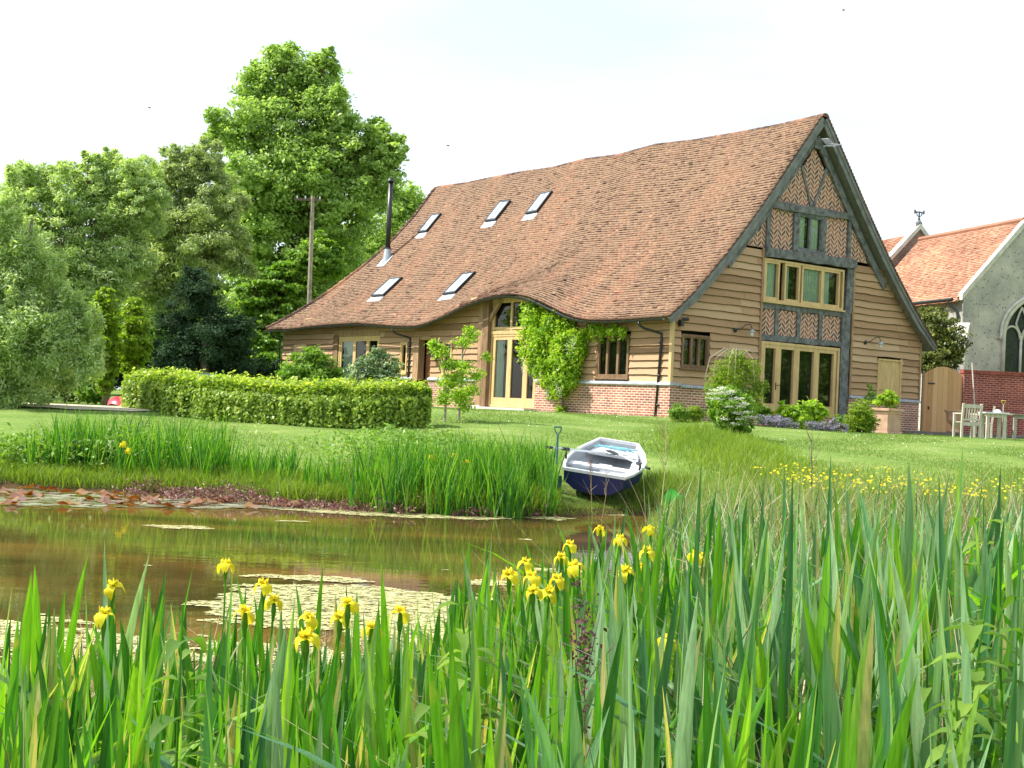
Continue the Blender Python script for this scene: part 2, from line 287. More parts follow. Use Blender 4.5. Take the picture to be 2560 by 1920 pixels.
def groundm():
    m, nt, o = newmat('ground_grass')
    p = N(nt, 'BsdfPrincipled', Roughness=.95); p.inputs['Specular IOR Level'].default_value = .1
    tc = N(nt, 'TexCoord')
    n1 = N(nt, 'TexNoise', Scale=.5, Detail=8., Roughness=.7); n2 = N(nt, 'TexNoise', Scale=14., Detail=6.)
    mp = N(nt, 'Mapping'); mp.inputs['Scale'].default_value = (1, 2.2, 1); nt.links.new(tc.outputs['Object'], mp.inputs[0])
    nt.links.new(mp.outputs[0], n1.inputs[0]); nt.links.new(tc.outputs['Object'], n2.inputs[0])
    ad = N(nt, 'MixRGB', Fac=.4); nt.links.new(n1.outputs[0], ad.inputs[1]); nt.links.new(n2.outputs[0], ad.inputs[2])
    r = ramp(nt, [(.32, (.08, .15, .03)), (.5, (.14, .215, .045)), (.66, (.27, .30, .11))]); nt.links.new(ad.outputs[0], r.inputs[0])
    # bare wet mud low by the water line
    sp = N(nt, 'SeparateXYZ'); nt.links.new(tc.outputs['Object'], sp.inputs[0])
    rz = ramp(nt, [(.30, (0, 0, 0)), (.42, (1, 1, 1))]); md = N(nt, 'Math', _operation='ADD'); md.inputs[1].default_value = .2
    nt.links.new(sp.outputs[2], md.inputs[0]); nt.links.new(md.outputs[0], rz.inputs[0])
    mx = N(nt, 'MixRGB'); mx.inputs[1].default_value = (.07, .045, .022, 1); nt.links.new(rz.outputs[0], mx.inputs[0]); nt.links.new(r.outputs[0], mx.inputs[2])
    nt.links.new(mx.outputs[0], p.inputs['Base Color'])
    b = N(nt, 'Bump', Strength=.6, Distance=.03); nt.links.new(n2.outputs[0], b.inputs['Height']); nt.links.new(b.outputs[0], p.inputs['Normal'])
    nt.links.new(p.outputs[0], o.inputs[0]); return m
M_ground = groundm()
def waterm():
    m, nt, o = newmat('pond_water')
    tc = N(nt, 'TexCoord'); n1 = N(nt, 'TexNoise', Scale=.5, Detail=6.); mp = N(nt, 'Mapping'); mp.inputs['Scale'].default_value = (.6, 1.5, 1)
    nt.links.new(tc.outputs['Object'], mp.inputs[0]); nt.links.new(mp.outputs[0], n1.inputs[0])
    r = ramp(nt, [(.35, (.035, .030, .009)), (.52, (.09, .06, .016)), (.68, (.17, .096, .024))]); nt.links.new(n1.outputs[0], r.inputs[0])
    d = N(nt, 'BsdfDiffuse'); nt.links.new(r.outputs[0], d.inputs[0])
    g = N(nt, 'BsdfGlossy', Roughness=.015); g.inputs[0].default_value = (.95, .95, .95, 1)
    n2 = N(nt, 'TexNoise', Scale=2.5, Detail=3.); mp2 = N(nt, 'Mapping'); mp2.inputs['Scale'].default_value = (.7, 2.5, 1); nt.links.new(tc.outputs['Object'], mp2.inputs[0]); nt.links.new(mp2.outputs[0], n2.inputs[0])
    b = N(nt, 'Bump', Strength=.03, Distance=.03); nt.links.new(n2.outputs[0], b.inputs['Height']); nt.links.new(b.outputs[0], g.inputs['Normal'])
    f = N(nt, 'Fresnel', IOR=1.45); mx = N(nt, 'MixShader'); nt.links.new(f.outputs[0], mx.inputs[0]); nt.links.new(d.outputs[0], mx.inputs[1]); nt.links.new(g.outputs[0], mx.inputs[2])
    nt.links.new(mx.outputs[0], o.inputs[0]); return m
M_water = waterm()
def weedm():
    m, nt, o = newmat('duckweed')
    tc = N(nt, 'TexCoord'); n1 = N(nt, 'TexNoise', Scale=9., Detail=6., Roughness=.7); mp = N(nt, 'Mapping'); mp.inputs['Scale'].default_value = (1, 1.6, 1)
    nt.links.new(tc.outputs['Object'], mp.inputs[0]); nt.links.new(mp.outputs[0], n1.inputs[0])
    r = ramp(nt, [(.3, (.17, .18, .04)), (.5, (.36, .35, .14)), (.7, (.58, .53, .32))]); nt.links.new(n1.outputs[0], r.inputs[0])
    d = N(nt, 'BsdfPrincipled', Roughness=.8); nt.links.new(r.outputs[0], d.inputs['Base Color'])
    n2 = N(nt, 'TexNoise', Scale=9., Detail=9., Roughness=.75); nt.links.new(mp.outputs[0], n2.inputs[0]); r2 = ramp(nt, [(.42, (0, 0, 0)), (.49, (1, 1, 1))]); nt.links.new(n2.outputs[0], r2.inputs[0])
    t = N(nt, 'BsdfTransparent'); mx = N(nt, 'MixShader'); nt.links.new(r2.outputs[0], mx.inputs[0]); nt.links.new(t.outputs[0], mx.inputs[1]); nt.links.new(d.outputs[0], mx.inputs[2])
    nt.links.new(mx.outputs[0], o.inputs[0]); return m
M_weed = weedm()
M_gravel = pb('gravel', (.50, .42, .32), .95, var=.3, scale=20, bump=.3)
M_flag = pb('terrace_stone', (.16, .13, .12), .9, var=.3, scale=4, bump=.3)

# ------------------------------------------------------------------ object helpers
def tag(o, label=None, cat=None, group=None, kind=None):
    if label: o['label'] = label
    if cat: o['category'] = cat
    if group: o['group'] = group
    if kind: o['kind'] = kind
    return o
def empty(name, loc=(0, 0, 0), rz=0, **k):
    o = bpy.data.objects.new(name, None); C.objects.link(o); o.location = loc; o.rotation_euler = (0, 0, rz); o.empty_display_size = .2
    return tag(o, **k)
def link(name, me, parent=None, loc=(0, 0, 0)):
    o = bpy.data.objects.new(name, me); C.objects.link(o); o.location = loc
    if parent: o.parent = parent
    return o
def npmesh(name, V, faces4, rnd=None, mat=None, faces3=None):
    """V (n,3); faces4 (m,4) int; optional per-face rnd"""
    me = bpy.data.meshes.new(name); V = np.asarray(V, np.float32)
    F4 = np.asarray(faces4, np.int32).reshape(-1, 4); F3 = np.asarray(faces3 if faces3 is not None else [], np.int32).reshape(-1, 3)
    me.vertices.add(len(V)); me.vertices.foreach_set('co', V.ravel())
    nl = F4.size + F3.size; me.loops.add(nl); me.loops.foreach_set('vertex_index', np.concatenate([F4.ravel(), F3.ravel()]))
    n = len(F4) + len(F3); me.polygons.add(n)
    me.polygons.foreach_set('loop_start', np.concatenate([np.arange(len(F4)) * 4, F4.size + np.arange(len(F3)) * 3]).astype(np.int32))
    me.update(calc_edges=True)
    if rnd is not None:
        a = me.attributes.new('rnd', 'FLOAT', 'FACE'); a.data.foreach_set('value', np.asarray(rnd, np.float32))
    if mat: me.materials.append(mat)
    me.validate(); return me
class MB:
    def __init__(s): s.v = []; s.f = []; s.r = []
    def add(s, vs, fs, r=None):
        b = len(s.v); s.v += [tuple(p) for p in vs]; rr = random.random() if r is None else r
        for f in fs: s.f.append([b + i for i in f]); s.r.append(rr)
    def box(s, x0, x1, y0, y1, z0, z1, r=None):
        s.add([(x0, y0, z0), (x1, y0, z0), (x1, y1, z0), (x0, y1, z0), (x0, y0, z1), (x1, y0, z1), (x1, y1, z1), (x0, y1, z1)],
              [(3, 2, 1, 0), (4, 5, 6, 7), (0, 1, 5, 4), (1, 2, 6, 5), (2, 3, 7, 6), (3, 0, 4, 7)], r)
    def gbar(s, a, b, wd, x0, x1, r=None, seg=1, jit=0):   # bar in the gable plane (y,z), from x0 to x1
        a = np.array(a, float); b = np.array(b, float); d = b - a; d /= np.linalg.norm(d); n = np.array([-d[1], d[0]]) * wd / 2
        for i in range(seg):
            p = a + (b - a) * i / seg; q = a + (b - a) * (i + 1) / seg
            pass
        c = [a - n, b - n, b + n, a + n]
        s.prism([(0, *p) for p in c], x0, x1, r)
    def prism(s, poly, x0, x1, r=None):   # polygon (.,y,z) extruded along x
        n = len(poly); vs = [(x0, p[1], p[2]) for p in poly] + [(x1, p[1], p[2]) for p in poly]
        fs = [tuple(range(n))[::-1], tuple(range(n, 2 * n))] + [(i, (i + 1) % n, n + (i + 1) % n, n + i) for i in range(n)]
        s.add(vs, fs, r)
    def tube(s, pts, rad, n=8, r=None, cap=True):
        pts = [Vector(p) for p in pts]; rad = rad if isinstance(rad, (list, tuple)) else [rad] * len(pts)
        vs = []; fs = []
        for i, p in enumerate(pts):
            d = (pts[min(i + 1, len(pts) - 1)] - pts[max(i - 1, 0)]).normalized()
            a = d.orthogonal().normalized() if i == 0 else (a - d * a.dot(d)).normalized()
            b = d.cross(a)
            for k in range(n):
                t = 2 * math.pi * k / n; vs.append(p + (a * math.cos(t) + b * math.sin(t)) * rad[i])
        for i in range(len(pts) - 1):
            for k in range(n):
                fs.append((i * n + k, i * n + (k + 1) % n, (i + 1) * n + (k + 1) % n, (i + 1) * n + k))
        if cap: fs.append(tuple(range(n))[::-1]); fs.append(tuple((len(pts) - 1) * n + k for k in range(n)))
        s.add(vs, fs, r)
    def lathe(s, prof, n=20, c=(0, 0, 0), r=None):
        vs = []; fs = []
        for (ra, z) in prof:
            for k in range(n): t = 2 * math.pi * k / n; vs.append((c[0] + ra * math.cos(t), c[1] + ra * math.sin(t), c[2] + z))
        for i in range(len(prof) - 1):
            for k in range(n): fs.append((i * n + k, i * n + (k + 1) % n, (i + 1) * n + (k + 1) % n, (i + 1) * n + k))
        s.add(vs, fs, r)
    def build(s, name, mat, parent=None, loc=(0, 0, 0), smooth=False, bevel=0):
        me = bpy.data.meshes.new(name); me.from_pydata(s.v, [], s.f); me.materials.append(mat)
        a = me.attributes.new('rnd', 'FLOAT', 'FACE'); a.data.foreach_set('value', np.array(s.r, np.float32))
        if smooth: me.polygons.foreach_set('use_smooth', [True] * len(me.polygons))
        me.update(); o = link(name, me, parent, loc)
        if bevel:
            m = o.modifiers.new('bevel', 'BEVEL'); m.width = bevel; m.segments = 2; m.limit_method = 'ANGLE'
        return o
def unit(v): return v / (np.linalg.norm(v, axis=1, keepdims=True) + 1e-9)
def leaf_mesh(name, P, Nn, size, aspect, rnd, mat, rng=RNG):
    n = len(P); t = unit(np.cross(Nn, rng.normal(size=(n, 3)))); b = np.cross(Nn, t)
    s = (np.ones(n) * size * rng.uniform(.65, 1.3, n))[:, None]; w_ = s * aspect
    droop = np.array([0, 0, -.25]) * s
    V = np.stack([P - t * s, P - t * s * .1 + b * w_, P + t * s + droop, P - t * s * .1 - b * w_], 1).reshape(-1, 3)
    Fq = np.arange(4 * n).reshape(n, 4)
    return npmesh(name, V, Fq, rnd, mat)
def crown_pts(blobs, n, clump=.28, rng=RNG, flat=.55, inner=.25, upb=.5, cl_per=1.0, tail=0, soft=.72):
    B = np.array(blobs, float); wts = B[:, 3] ** 2; wts /= wts.sum()
    Ps, Ns, Rs = [], [], []
    for bi, (x, y, z, r) in enumerate(B):
        nb = int(n * wts[bi]); cr = clump * r; nc = max(8, int(cl_per * 4.2 / clump ** 2)); per = max(1, nb // nc)
        d = unit(rng.normal(size=(nc, 3))); rr = np.where(rng.random(nc) < inner, rng.uniform(.2, .7, nc), rng.uniform(.72, 1.04, nc))
        cc = np.array([x, y, z]) + d * (rr * r)[:, None]
        crn = rng.random(nc)
        sz = cr * rng.uniform(.5, 1.15, nc)
        off = rng.normal(size=(nc, per, 3)) * soft * sz[:, None, None] * np.array([1, 1, flat])
        if tail: off[:, :, 2] -= np.abs(rng.normal(size=(nc, per))) * tail
        p = cc[:, None, :] + off
        nn = d[:, None, :] * .55 + np.array([0, 0, upb]) + rng.normal(size=(nc, per, 3)) * .55
        rv = .55 * crn[:, None] + .45 * rng.random((nc, per))
        Ps.append(p.reshape(-1, 3)); Ns.append(unit(nn.reshape(-1, 3))); Rs.append(rv.ravel())
    return np.concatenate(Ps), np.concatenate(Ns), np.clip(np.concatenate(Rs), 0, 1)
def tree(name, base, blobsw, n, leaf, aspect, mat, label, cat='tree', group=None, trunk=.3, clump=.28, flat=.55, inner=.25, tail=0, bark=None, limbs=True, crown='crown', cl_per=1.0, fuzz=0):
    """blobsw: world-space spheres (x,y,z,r)"""
    o = empty(name, base, label=label, cat=cat, group=group)
    bl = [(b[0] - base[0], b[1] - base[1], b[2] - base[2], b[3]) for b in blobsw]
    ex = []; fz = random.Random(len(bl) * 7 + n)
    for b in bl:
        for _ in range(fuzz):
            d = Vector((fz.gauss(0, 1), fz.gauss(0, 1), fz.gauss(.35, 1))).normalized() * b[3] * fz.uniform(.85, 1.15); ex.append((b[0] + d.x, b[1] + d.y, b[2] + d.z, b[3] * fz.uniform(.16, .34)))
    P, Nn, rv = crown_pts([(b[0], b[1], b[2], b[3] * (.93 if fuzz else 1)) for b in bl] + ex, n, clump, flat=flat, inner=inner, tail=tail, cl_per=cl_per)
    link(crown, leaf_mesh(crown, P, Nn, leaf, aspect, rv, mat), o)
    if trunk:
        m = MB(); top = max(b[2] for b in bl) * .8
        cx = np.mean([b[0] for b in bl]); cy = np.mean([b[1] for b in bl])
        tp = lambda k: (cx * k * .9 + .12 * trunk * math.sin(k * 9), cy * k * .9, top * k)
        m.tube([tp(k / 6) for k in range(7)], [trunk * (1.25 if k == 0 else 1 - .14 * k) for k in range(7)], 9)
        if limbs:
            for b in bl:
                k = max(.15, min(.85, (b[2] - b[3] * .6) / top * .75)); s_ = Vector(tp(k)); e = Vector(b[:3]); mid = s_.lerp(e, .5) + Vector((random.uniform(-.1, .1), 0, .12)) * b[3]
                m.tube([s_, mid, e], [trunk * .42 * (1.1 - k), trunk * .25 * (1.1 - k), trunk * .1], 6)
                for q in range(5):
                    dd = Vector((random.gauss(0, 1), random.gauss(0, 1), random.uniform(-.2, 1))).normalized() * b[3] * .95
                    m.tube([mid.lerp(e, random.random()), e + dd * .5, e + dd], [trunk * .12, trunk * .07, trunk * .02], 5)
        m.build('trunk', bark or M_bark, o, smooth=True)
    return o
def pxblobs(lst, Y, dy=.35, seed=1):
    """crown spheres read off the picture (2212 px wide view), placed at real distance Y"""
    rr = random.Random(seed); out = []
    for (x, y, r) in lst:
        yy = Y + rr.uniform(-1, 1) * dy * r * DK / F * Y * 2
        p = atD(x, y, yy); out.append((p.x, p.y, p.z, r * DK / F * yy))
    return out

# ------------------------------------------------------------------ ground, water
def build_ground():
    xs = np.concatenate([[-900, -300, -120, -60], np.arange(-40, -8, 1.), np.arange(-8, 20, .25), np.arange(20, 45, 1.), [60, 120, 300, 900]])
    ys = np.concatenate([[-400, -100, -40, -15], np.arange(-6, 60, .25), np.arange(60, 100, 2.), [130, 250, 600, 1500]])
    X, Y = np.meshgrid(xs, ys); Z = terr(X, Y)
    Z = Z + .02 * np.sin(X * 1.3 + 2 * np.sin(Y * .7)) * (Z > .1)
    V = np.stack([X, Y, Z], -1).reshape(-1, 3); nx, ny = len(xs), len(ys)
    i, j = np.meshgrid(np.arange(nx - 1), np.arange(ny - 1)); a = (j * nx + i).ravel()
    Fq = np.stack([a, a + 1, a + nx + 1, a + nx], 1)
    me = npmesh('lawn_ground', V, Fq, mat=M_ground); me.polygons.foreach_set('use_smooth', [True] * len(me.polygons))
    tag(link('lawn_ground', me), kind='structure')
build_ground()
me = npmesh('pond_water', [(-45, 2, 0), (4, 2, 0), (4, 24, 0), (-45, 24, 0)], [(0, 1, 2, 3)], mat=M_water)
tag(link('pond_water', me), kind='structure')

# value noise for placement
_ng = RNG.random((64, 64))
def vn(x, y):
    x = np.asarray(x, float); y = np.asarray(y, float); xi = np.floor(x).astype(int); yi = np.floor(y).astype(int); fx = x - xi; fy = y - yi
    fx = fx * fx * (3 - 2 * fx); fy = fy * fy * (3 - 2 * fy); g = lambda a, b: _ng[a % 64, b % 64]
    return (g(xi, yi) * (1 - fx) + g(xi + 1, yi) * fx) * (1 - fy) + (g(xi, yi + 1) * (1 - fx) + g(xi + 1, yi + 1) * fx) * fy
def fbm(x, y): return .5 * vn(x, y) + .28 * vn(x * 2.1 + 5, y * 2.1) + .14 * vn(x * 4.3, y * 4.3 + 9) + .08 * vn(x * 9, y * 9)
def weed():
    st = .035; xs = np.arange(-7, 3, st); ys = np.arange(4.2, 21.7, st); X, Y = np.meshgrid(xs, ys)
    m = .6 * fbm(X * .9, Y * 1.3) + .4 * fbm(X * 5, Y * 7)
    bias = np.full(X.shape, -.28)
    bias = np.maximum(bias, lerp(Y, [4, 6, 8.5, 10.5], [.20, .19, .10, -.22]) * (X < 0) - .3 * (X >= 0))
    def bump(cx, cy, rx, ry, a): return a - .42 * (((X - cx) / rx) ** 2 + ((Y - cy) / ry) ** 2)
    for q in [(-1.2, 10.5, 1.3, 1.2, .42), (-1.7, 12.1, .8, .3, .22), (-.4, 9.3, 1.0, 1.1, .3), (-1.9, 9.6, .8, .35, .15), (-3.9, 16.1, .55, .35, .22), (-2.75, 17.5, .4, .2, .2), (-.1, 12.3, .35, .3, .2), (.55, 13.5, .45, .2, .2), (.2, 16.5, .35, .2, .15), (.3, 19.8, 1.6, .5, .2), (-1.7, 19.4, 1.9, .6, .36), (-3.4, 19.6, 1.3, .45, .3), (.2, 20.0, 1.4, .5, .3), (1.6, 21.2, .9, .35, .15)]:
        bias = np.maximum(bias, bump(*q))
    keep = (m + bias > .56)
    inw = (Y > lerp(X, *NEAR) - .2) & (Y < lerp(X, *FAR) + .1) & keep
    j, i = np.nonzero(inw); n = len(i)
    cx = xs[i]; cy = ys[j]; h = st * .56
    V = np.stack([np.stack([cx - h, cy - h, np.full(n, .006)], 1), np.stack([cx + h, cy - h, np.full(n, .006)], 1), np.stack([cx + h, cy + h, np.full(n, .006)], 1), np.stack([cx - h, cy + h, np.full(n, .006)], 1)], 1)
    V[:, :, :2] += RNG.normal(size=(n, 4, 2)) * .008; V[:, :, 2] += RNG.uniform(0, .004, (n, 1))
    o = link('duckweed', npmesh('duckweed', V.reshape(-1, 3), np.arange(4 * n).reshape(n, 4), RNG.random(n), M_weed))
    tag(o, 'pale yellow green duckweed floating in patches on the brown pond', 'duckweed', kind='stuff')
weed()

# gravel patch at the left
def gravel():
    m = MB(); a = []
    for (px, Y) in [(60, 33.5), (180, 34.5), (330, 35), (430, 33.5), (445, 31.6), (330, 30.7), (200, 30.6), (50, 30.8)]: 
        p = spot(px, Y); a.append((p.x, p.y))
    n = 14; cx = sum(p[0] for p in a) / len(a); cy = sum(p[1] for p in a) / len(a)
    vs = []; fs = []; ring = []
    K = len(a) * 4
    for k in range(K):
        i = k // 4; t = (k % 4) / 4; p = (a[i][0] * (1 - t) + a[(i + 1) % len(a)][0] * t, a[i][1] * (1 - t) + a[(i + 1) % len(a)][1] * t)
        ring.append((p[0] + random.uniform(-.1, .1), p[1] + random.uniform(-.1, .1)))
    for s_ in range(6):
        for p in ring:
            x = cx + (p[0] - cx) * (s_ + .01) / 5; y = cy + (p[1] - cy) * (s_ + .01) / 5; vs.append((x, y, tz(x, y) + .04))
    for s_ in range(5):
        for k in range(K): fs.append((s_ * K + k, s_ * K + (k + 1) % K, (s_ + 1) * K + (k + 1) % K, (s_ + 1) * K + k))
    m.add(vs, fs); tag(m.build('gravel_path', M_gravel), kind='structure')
gravel()

# ------------------------------------------------------------------ BARN
TH = .913; BO = Vector((4.52, 37.84, ZC - .09)); BW = 11.78
barn = empty('barn', BO, -TH, label='long timber boarded barn house with a swept tiled roof and herringbone brick gable', cat='barn')
def B2W(u, v, z): return BO + Vector((math.cos(TH) * u + math.sin(TH) * v, -math.sin(TH) * u + math.cos(TH) * v, z))
PV = [5.75, 4.61, 3.87, 3.14, 2.43, 1.74, 1.05, .38, -.15, -.5]; PZ = [9.5, 8.13, 7.22, 6.35, 5.55, 4.81, 4.12, 3.5, 3.06, 2.8]
arc = [0]
for i in range(1, 10): arc.append(arc[-1] + math.hypot(PV[i] - PV[i - 1], PZ[i] - PZ[i - 1]))
AL = arc[-1]
EU = [-24.2, -23.66, -21.9, -18.8, -16.65, -13.97, -12.35, -10.95, -9.3, -8.24, -6.81, -5.72, -4.76, -3.92, -3.21, -1.69, .4]
EZ = [2.90, 2.92, 2.91, 3.03, 3.03, 2.87, 2.83, 3.07, 3.54, 3.70, 3.74, 3.53, 3.20, 2.93, 2.82, 2.80, 2.82]
_eu = np.linspace(-24.2, .4, 400); _ez = np.interp(_eu, EU, EZ)
_k = np.exp(-.5 * (np.arange(-14, 15) / 6.) ** 2); _k /= _k.sum(); _ez = np.convolve(np.pad(_ez, 14, mode='edge'), _k, 'valid')
def eav(u): return np.interp(u, _eu, _ez)
HV = [(-.5, -24.1), (.2, -23.5), (.9, -22.95), (1.9, -22.15), (2.8, -21.45), (3.5, -21.0), (4.6, -20.75), (5.75, -20.95)]
def ulef(v): return np.interp(v, [h[0] for h in HV], [h[1] for h in HV])
_rn = np.random.default_rng(3)
RU = np.linspace(-24.5, .5, 14); RZ = _rn.normal(size=14) * .03; RZ[-1] = .08; RZ[-2] = .0; RZ[3] += -.03; RZ[7] += .05
def roof(u, a, lift=0):
    """point on the front slope: u along the house, a = distance down from the ridge"""
    u = np.asarray(u, float); a = np.asarray(a, float)
    v = np.interp(a, arc, PV); z = np.interp(a, arc, PZ); t = a / AL
    k = np.clip((t - .42) / .58, 0, 1); k = k * k * (3 - 2 * k) * k
    z = z + (eav(u) - 2.8) * k + np.interp(u, RU, RZ) * (1 - .7 * t) + .02 * np.sin(u * 1.1 + a * .8) * np.sin(a * .7)
    return np.stack([u, v - .7 * lift, z + .7 * lift], -1)
def build_tiles(name, surf, u0f, u1, al, mat, parent, gauge=.122, tw=.18, seed=5, lift=.047, ln=.19):
    rg = np.random.default_rng(seed); rows = int(al / gauge); A, Bv, U0, U1, RN = [], [], [], [], []
    for r in range(rows + 1):
        lo = al - r * gauge + .03; hi = max(lo - ln, 0)
        ul = float(u0f(lo)); off = (r % 2) * tw * .5; n = int((u1 - ul) / tw) + 2
        us = u1 - off - np.arange(n) * tw; us = us[us > ul + .03]
        us1 = np.minimum(us, u1); us0 = np.maximum(us - tw * .965, ul)
        A.append(np.full(len(us), lo) + rg.normal(size=len(us)) * .006); Bv.append(np.full(len(us), hi)); U0.append(us0); U1.append(us1); RN.append(np.clip(rg.beta(2.2, 2.2, len(us)), 0, 1))
    A = np.concatenate(A); H = np.concatenate(Bv); U0 = np.concatenate(U0); U1 = np.concatenate(U1); RN = np.concatenate(RN); n = len(A)
    l1 = lift + np.abs(rg.normal(size=n)) * .007; l1[rg.random(n) < .015] += .02
    tl = rg.normal(size=n) * .003
    p = [surf(U0, A, l1 + tl), surf(U1, A, l1 - tl), surf(U1, H, .004), surf(U0, H, .004), surf(U0, A, l1 + tl - .02), surf(U1, A, l1 - tl - .02)]
    V = np.stack(p, 1).reshape(-1, 3); b = np.arange(n)[:, None] * 6
    Fq = np.concatenate([b + np.array([0, 1, 2, 3]), b + np.array([4, 5, 1, 0]), b + np.array([5, 5 - 5 + 5, 2, 1])[[0, 2, 3, 3]] if False else b + np.array([4, 0, 3, 3])], 0)
    F4 = np.concatenate([b + np.array([0, 1, 2, 3]), b + np.array([4, 5, 1, 0])], 0); F3 = np.concatenate([b + np.array([4, 0, 3]), b + np.array([5, 2, 1])], 0)
    rn = np.concatenate([RN, RN * .25, RN, RN])  # butt faces toned darker to paint in shadow lines between courses
    return link(name, npmesh(name, V, F4, rn, mat, F3), parent)
rooft = build_tiles('roof', lambda u, a, l: roof(u, a, l), lambda a: ulef(np.interp(a, arc, PV)), .36, AL, M_tile, barn)
# under-sheet of the roof: front slope, hip end, rear slope
def sheet(name, fn, nu, na, mat, parent, flip=False, thick=0):
    V = np.array([[fn(i / nu, j / na) for i in range(nu + 1)] for j in range(na + 1)]).reshape(-1, 3)
    i, j = np.meshgrid(np.arange(nu), np.arange(na)); a = (j * (nu + 1) + i).ravel()
    Fq = np.stack([a, a + 1, a + nu + 2, a + nu + 1], 1)
    if flip: Fq = Fq[:, ::-1]
    o = link(name, npmesh(name, V, Fq, RNG.random(len(Fq)), mat), parent)
    if thick: m = o.modifiers.new('solid', 'SOLIDIFY'); m.thickness = thick; m.offset = -1
    return o
def fr(i, j):
    a = j * AL; v = float(np.interp(a, arc, PV)); u0 = float(ulef(v)); u = u0 + (.34 - u0) * i; return roof(u, a) - np.array([0, 0, .015])
sheet('roof_deck', fr, 70, 30, M_oakd, rooft, thick=.05, flip=False)
def back(i, j):
    a = j * AL; v = float(np.interp(a, arc, PV)); u0 = float(ulef(v)); z = float(np.interp(a, arc, PZ)); u = u0 + (.36 - u0) * i; return np.array([u, 2 * 5.87 - v, z + float(np.interp(u, RU, RZ)) * (1 - j)])
def hipend(i, j):
    a = j * AL; v = float(np.interp(a, arc, PV)); p = roof(float(ulef(v)), a); q = back(0, j); return p * (1 - i) + q * i
sheet('rear_slope', back, 40, 30, M_tile, rooft, thick=.07)
sheet('soffit', lambda i, j: back(.97 + .03 * i, j) + np.array([0, 0, -.16]), 1, 30, pb('soffit_board', (.26, .25, .22), .85, var=.2), rooft)
sheet('hip_slope', hipend, 20, 30, M_tile, rooft, thick=.05)
# rough tile edge along the rear verge
m = MB()
for k in range(72):
    t = k / 72; p = back(1, t); q = back(1, min(1, t + .02)); m.add([(p[0] + .02, p[1] - .02, p[2] + .0), (p[0] + .02, p[1] + .05, p[2] + .06), (q[0] + .02, q[1] + .01, q[2] + .035), (q[0] + .02, q[1], q[2] - .03)], [(0, 1, 2, 3)])
    m.add([(p[0] + .02, p[1] + .05, p[2] + .06), (p[0] - .4, p[1] + .05, p[2] + .06), (q[0] - .4, q[1] + .01, q[2] + .035), (q[0] + .02, q[1] + .01, q[2] + .035)], [(0, 1, 2, 3)])
m.build('verge_tiles', M_ridge, rooft)
# ridge and hip tiles
m = MB(); u = -20.95
while u < .36:
    v0 = 5.87; z0 = 9.5 + float(np.interp(u, RU, RZ)); L_ = .32; zz = 9.5 + float(np.interp(min(u + L_, .4), RU, RZ)); pts = []
    for (x, z) in ((u, z0), (min(u + L_ + .02, .40), zz)):
        for k in range(7): t = math.pi * (k / 6); pts.append((x, v0 - .16 * math.cos(t), z + .0 + .12 * math.sin(t) + (.012 if x == u else 0)))
    m.add(pts, [(k, k + 1, k + 8, k + 7) for k in range(6)] + [(0, 1, 2, 3, 4, 5, 6), (13, 12, 11, 10, 9, 8, 7)]); u += L_
m.build('ridge_tiles', M_ridge, rooft)
m = MB(); a = 0
while a < AL - .1:
    def hp(a_): v = float(np.interp(a_, arc, PV)); return Vector(roof(float(ulef(v)), a_)) + Vector((0, 0, .01))
    p = hp(a); q = hp(min(a + .3, AL)); m.tube([p + Vector((0, 0, .01)), q + Vector((0, 0, .03))], [.085, .11], 8); a += .27
m.build('hip_tiles', M_ridge, rooft, smooth=False)
# gutter along the eave curve + downpipes
us = np.linspace(-24.1, .2, 120)
gut = MB(); pts = [Vector(roof(u, AL)) + Vector((0, -.07, -.05)) for u in us]
for i in range(len(pts) - 1):
    vs = []
    for p in (pts[i], pts[i + 1]):
        for k in range(7): t = math.pi + math.pi * k / 6; vs.append((p.x, p.y + .065 * math.cos(t), p.z + .065 * math.sin(t)))
    gut.add(vs, [(k, k + 1, k + 8, k + 7) for k in range(6)] + [(k + 7, k + 8, k + 1, k) for k in range(6)] * 0)
go = gut.build('gutter', M_gut, barn); mm = go.modifiers.new('s', 'SOLIDIFY'); mm.thickness = .012
m = MB()
for u in np.arange(-23.6, 0, .95):
    p = Vector(roof(u, AL)) + Vector((0, -.07, -.05)); m.tube([p + Vector((0, -.07, .03)), p + Vector((0, 0, -.078)), p + Vector((0, .09, .03))], .014, 6)
m.build('gutter_bracket', M_gut, go)
for (u, z0, lab) in ((-.80, 2.76, None), (-13.98, 2.80, None), (-23.6, 2.85, None)):
    e = Vector(roof(u, AL)); m = MB(); du_ = .42 if u > -20 else -.05
    m.tube([(u, e.y - .07, e.z - .1), (u, e.y - .07, e.z - .2), (u + du_ * .3, e.y + .05, e.z - .3), (u + du_, -.07, e.z - .42), (u + du_ + .02, -.07, e.z - .6), (u + du_ + (-.1 if u > -1 else 0), -.07, 0)], .038, 8)
    for zz in (2.1, 1.15, .3): m.tube([(u + du_ - .01, -.07, zz), (u + du_ - .01, -.07, zz + .06)], .05, 8)
    m.build('downpipe', M_black, barn, smooth=True)
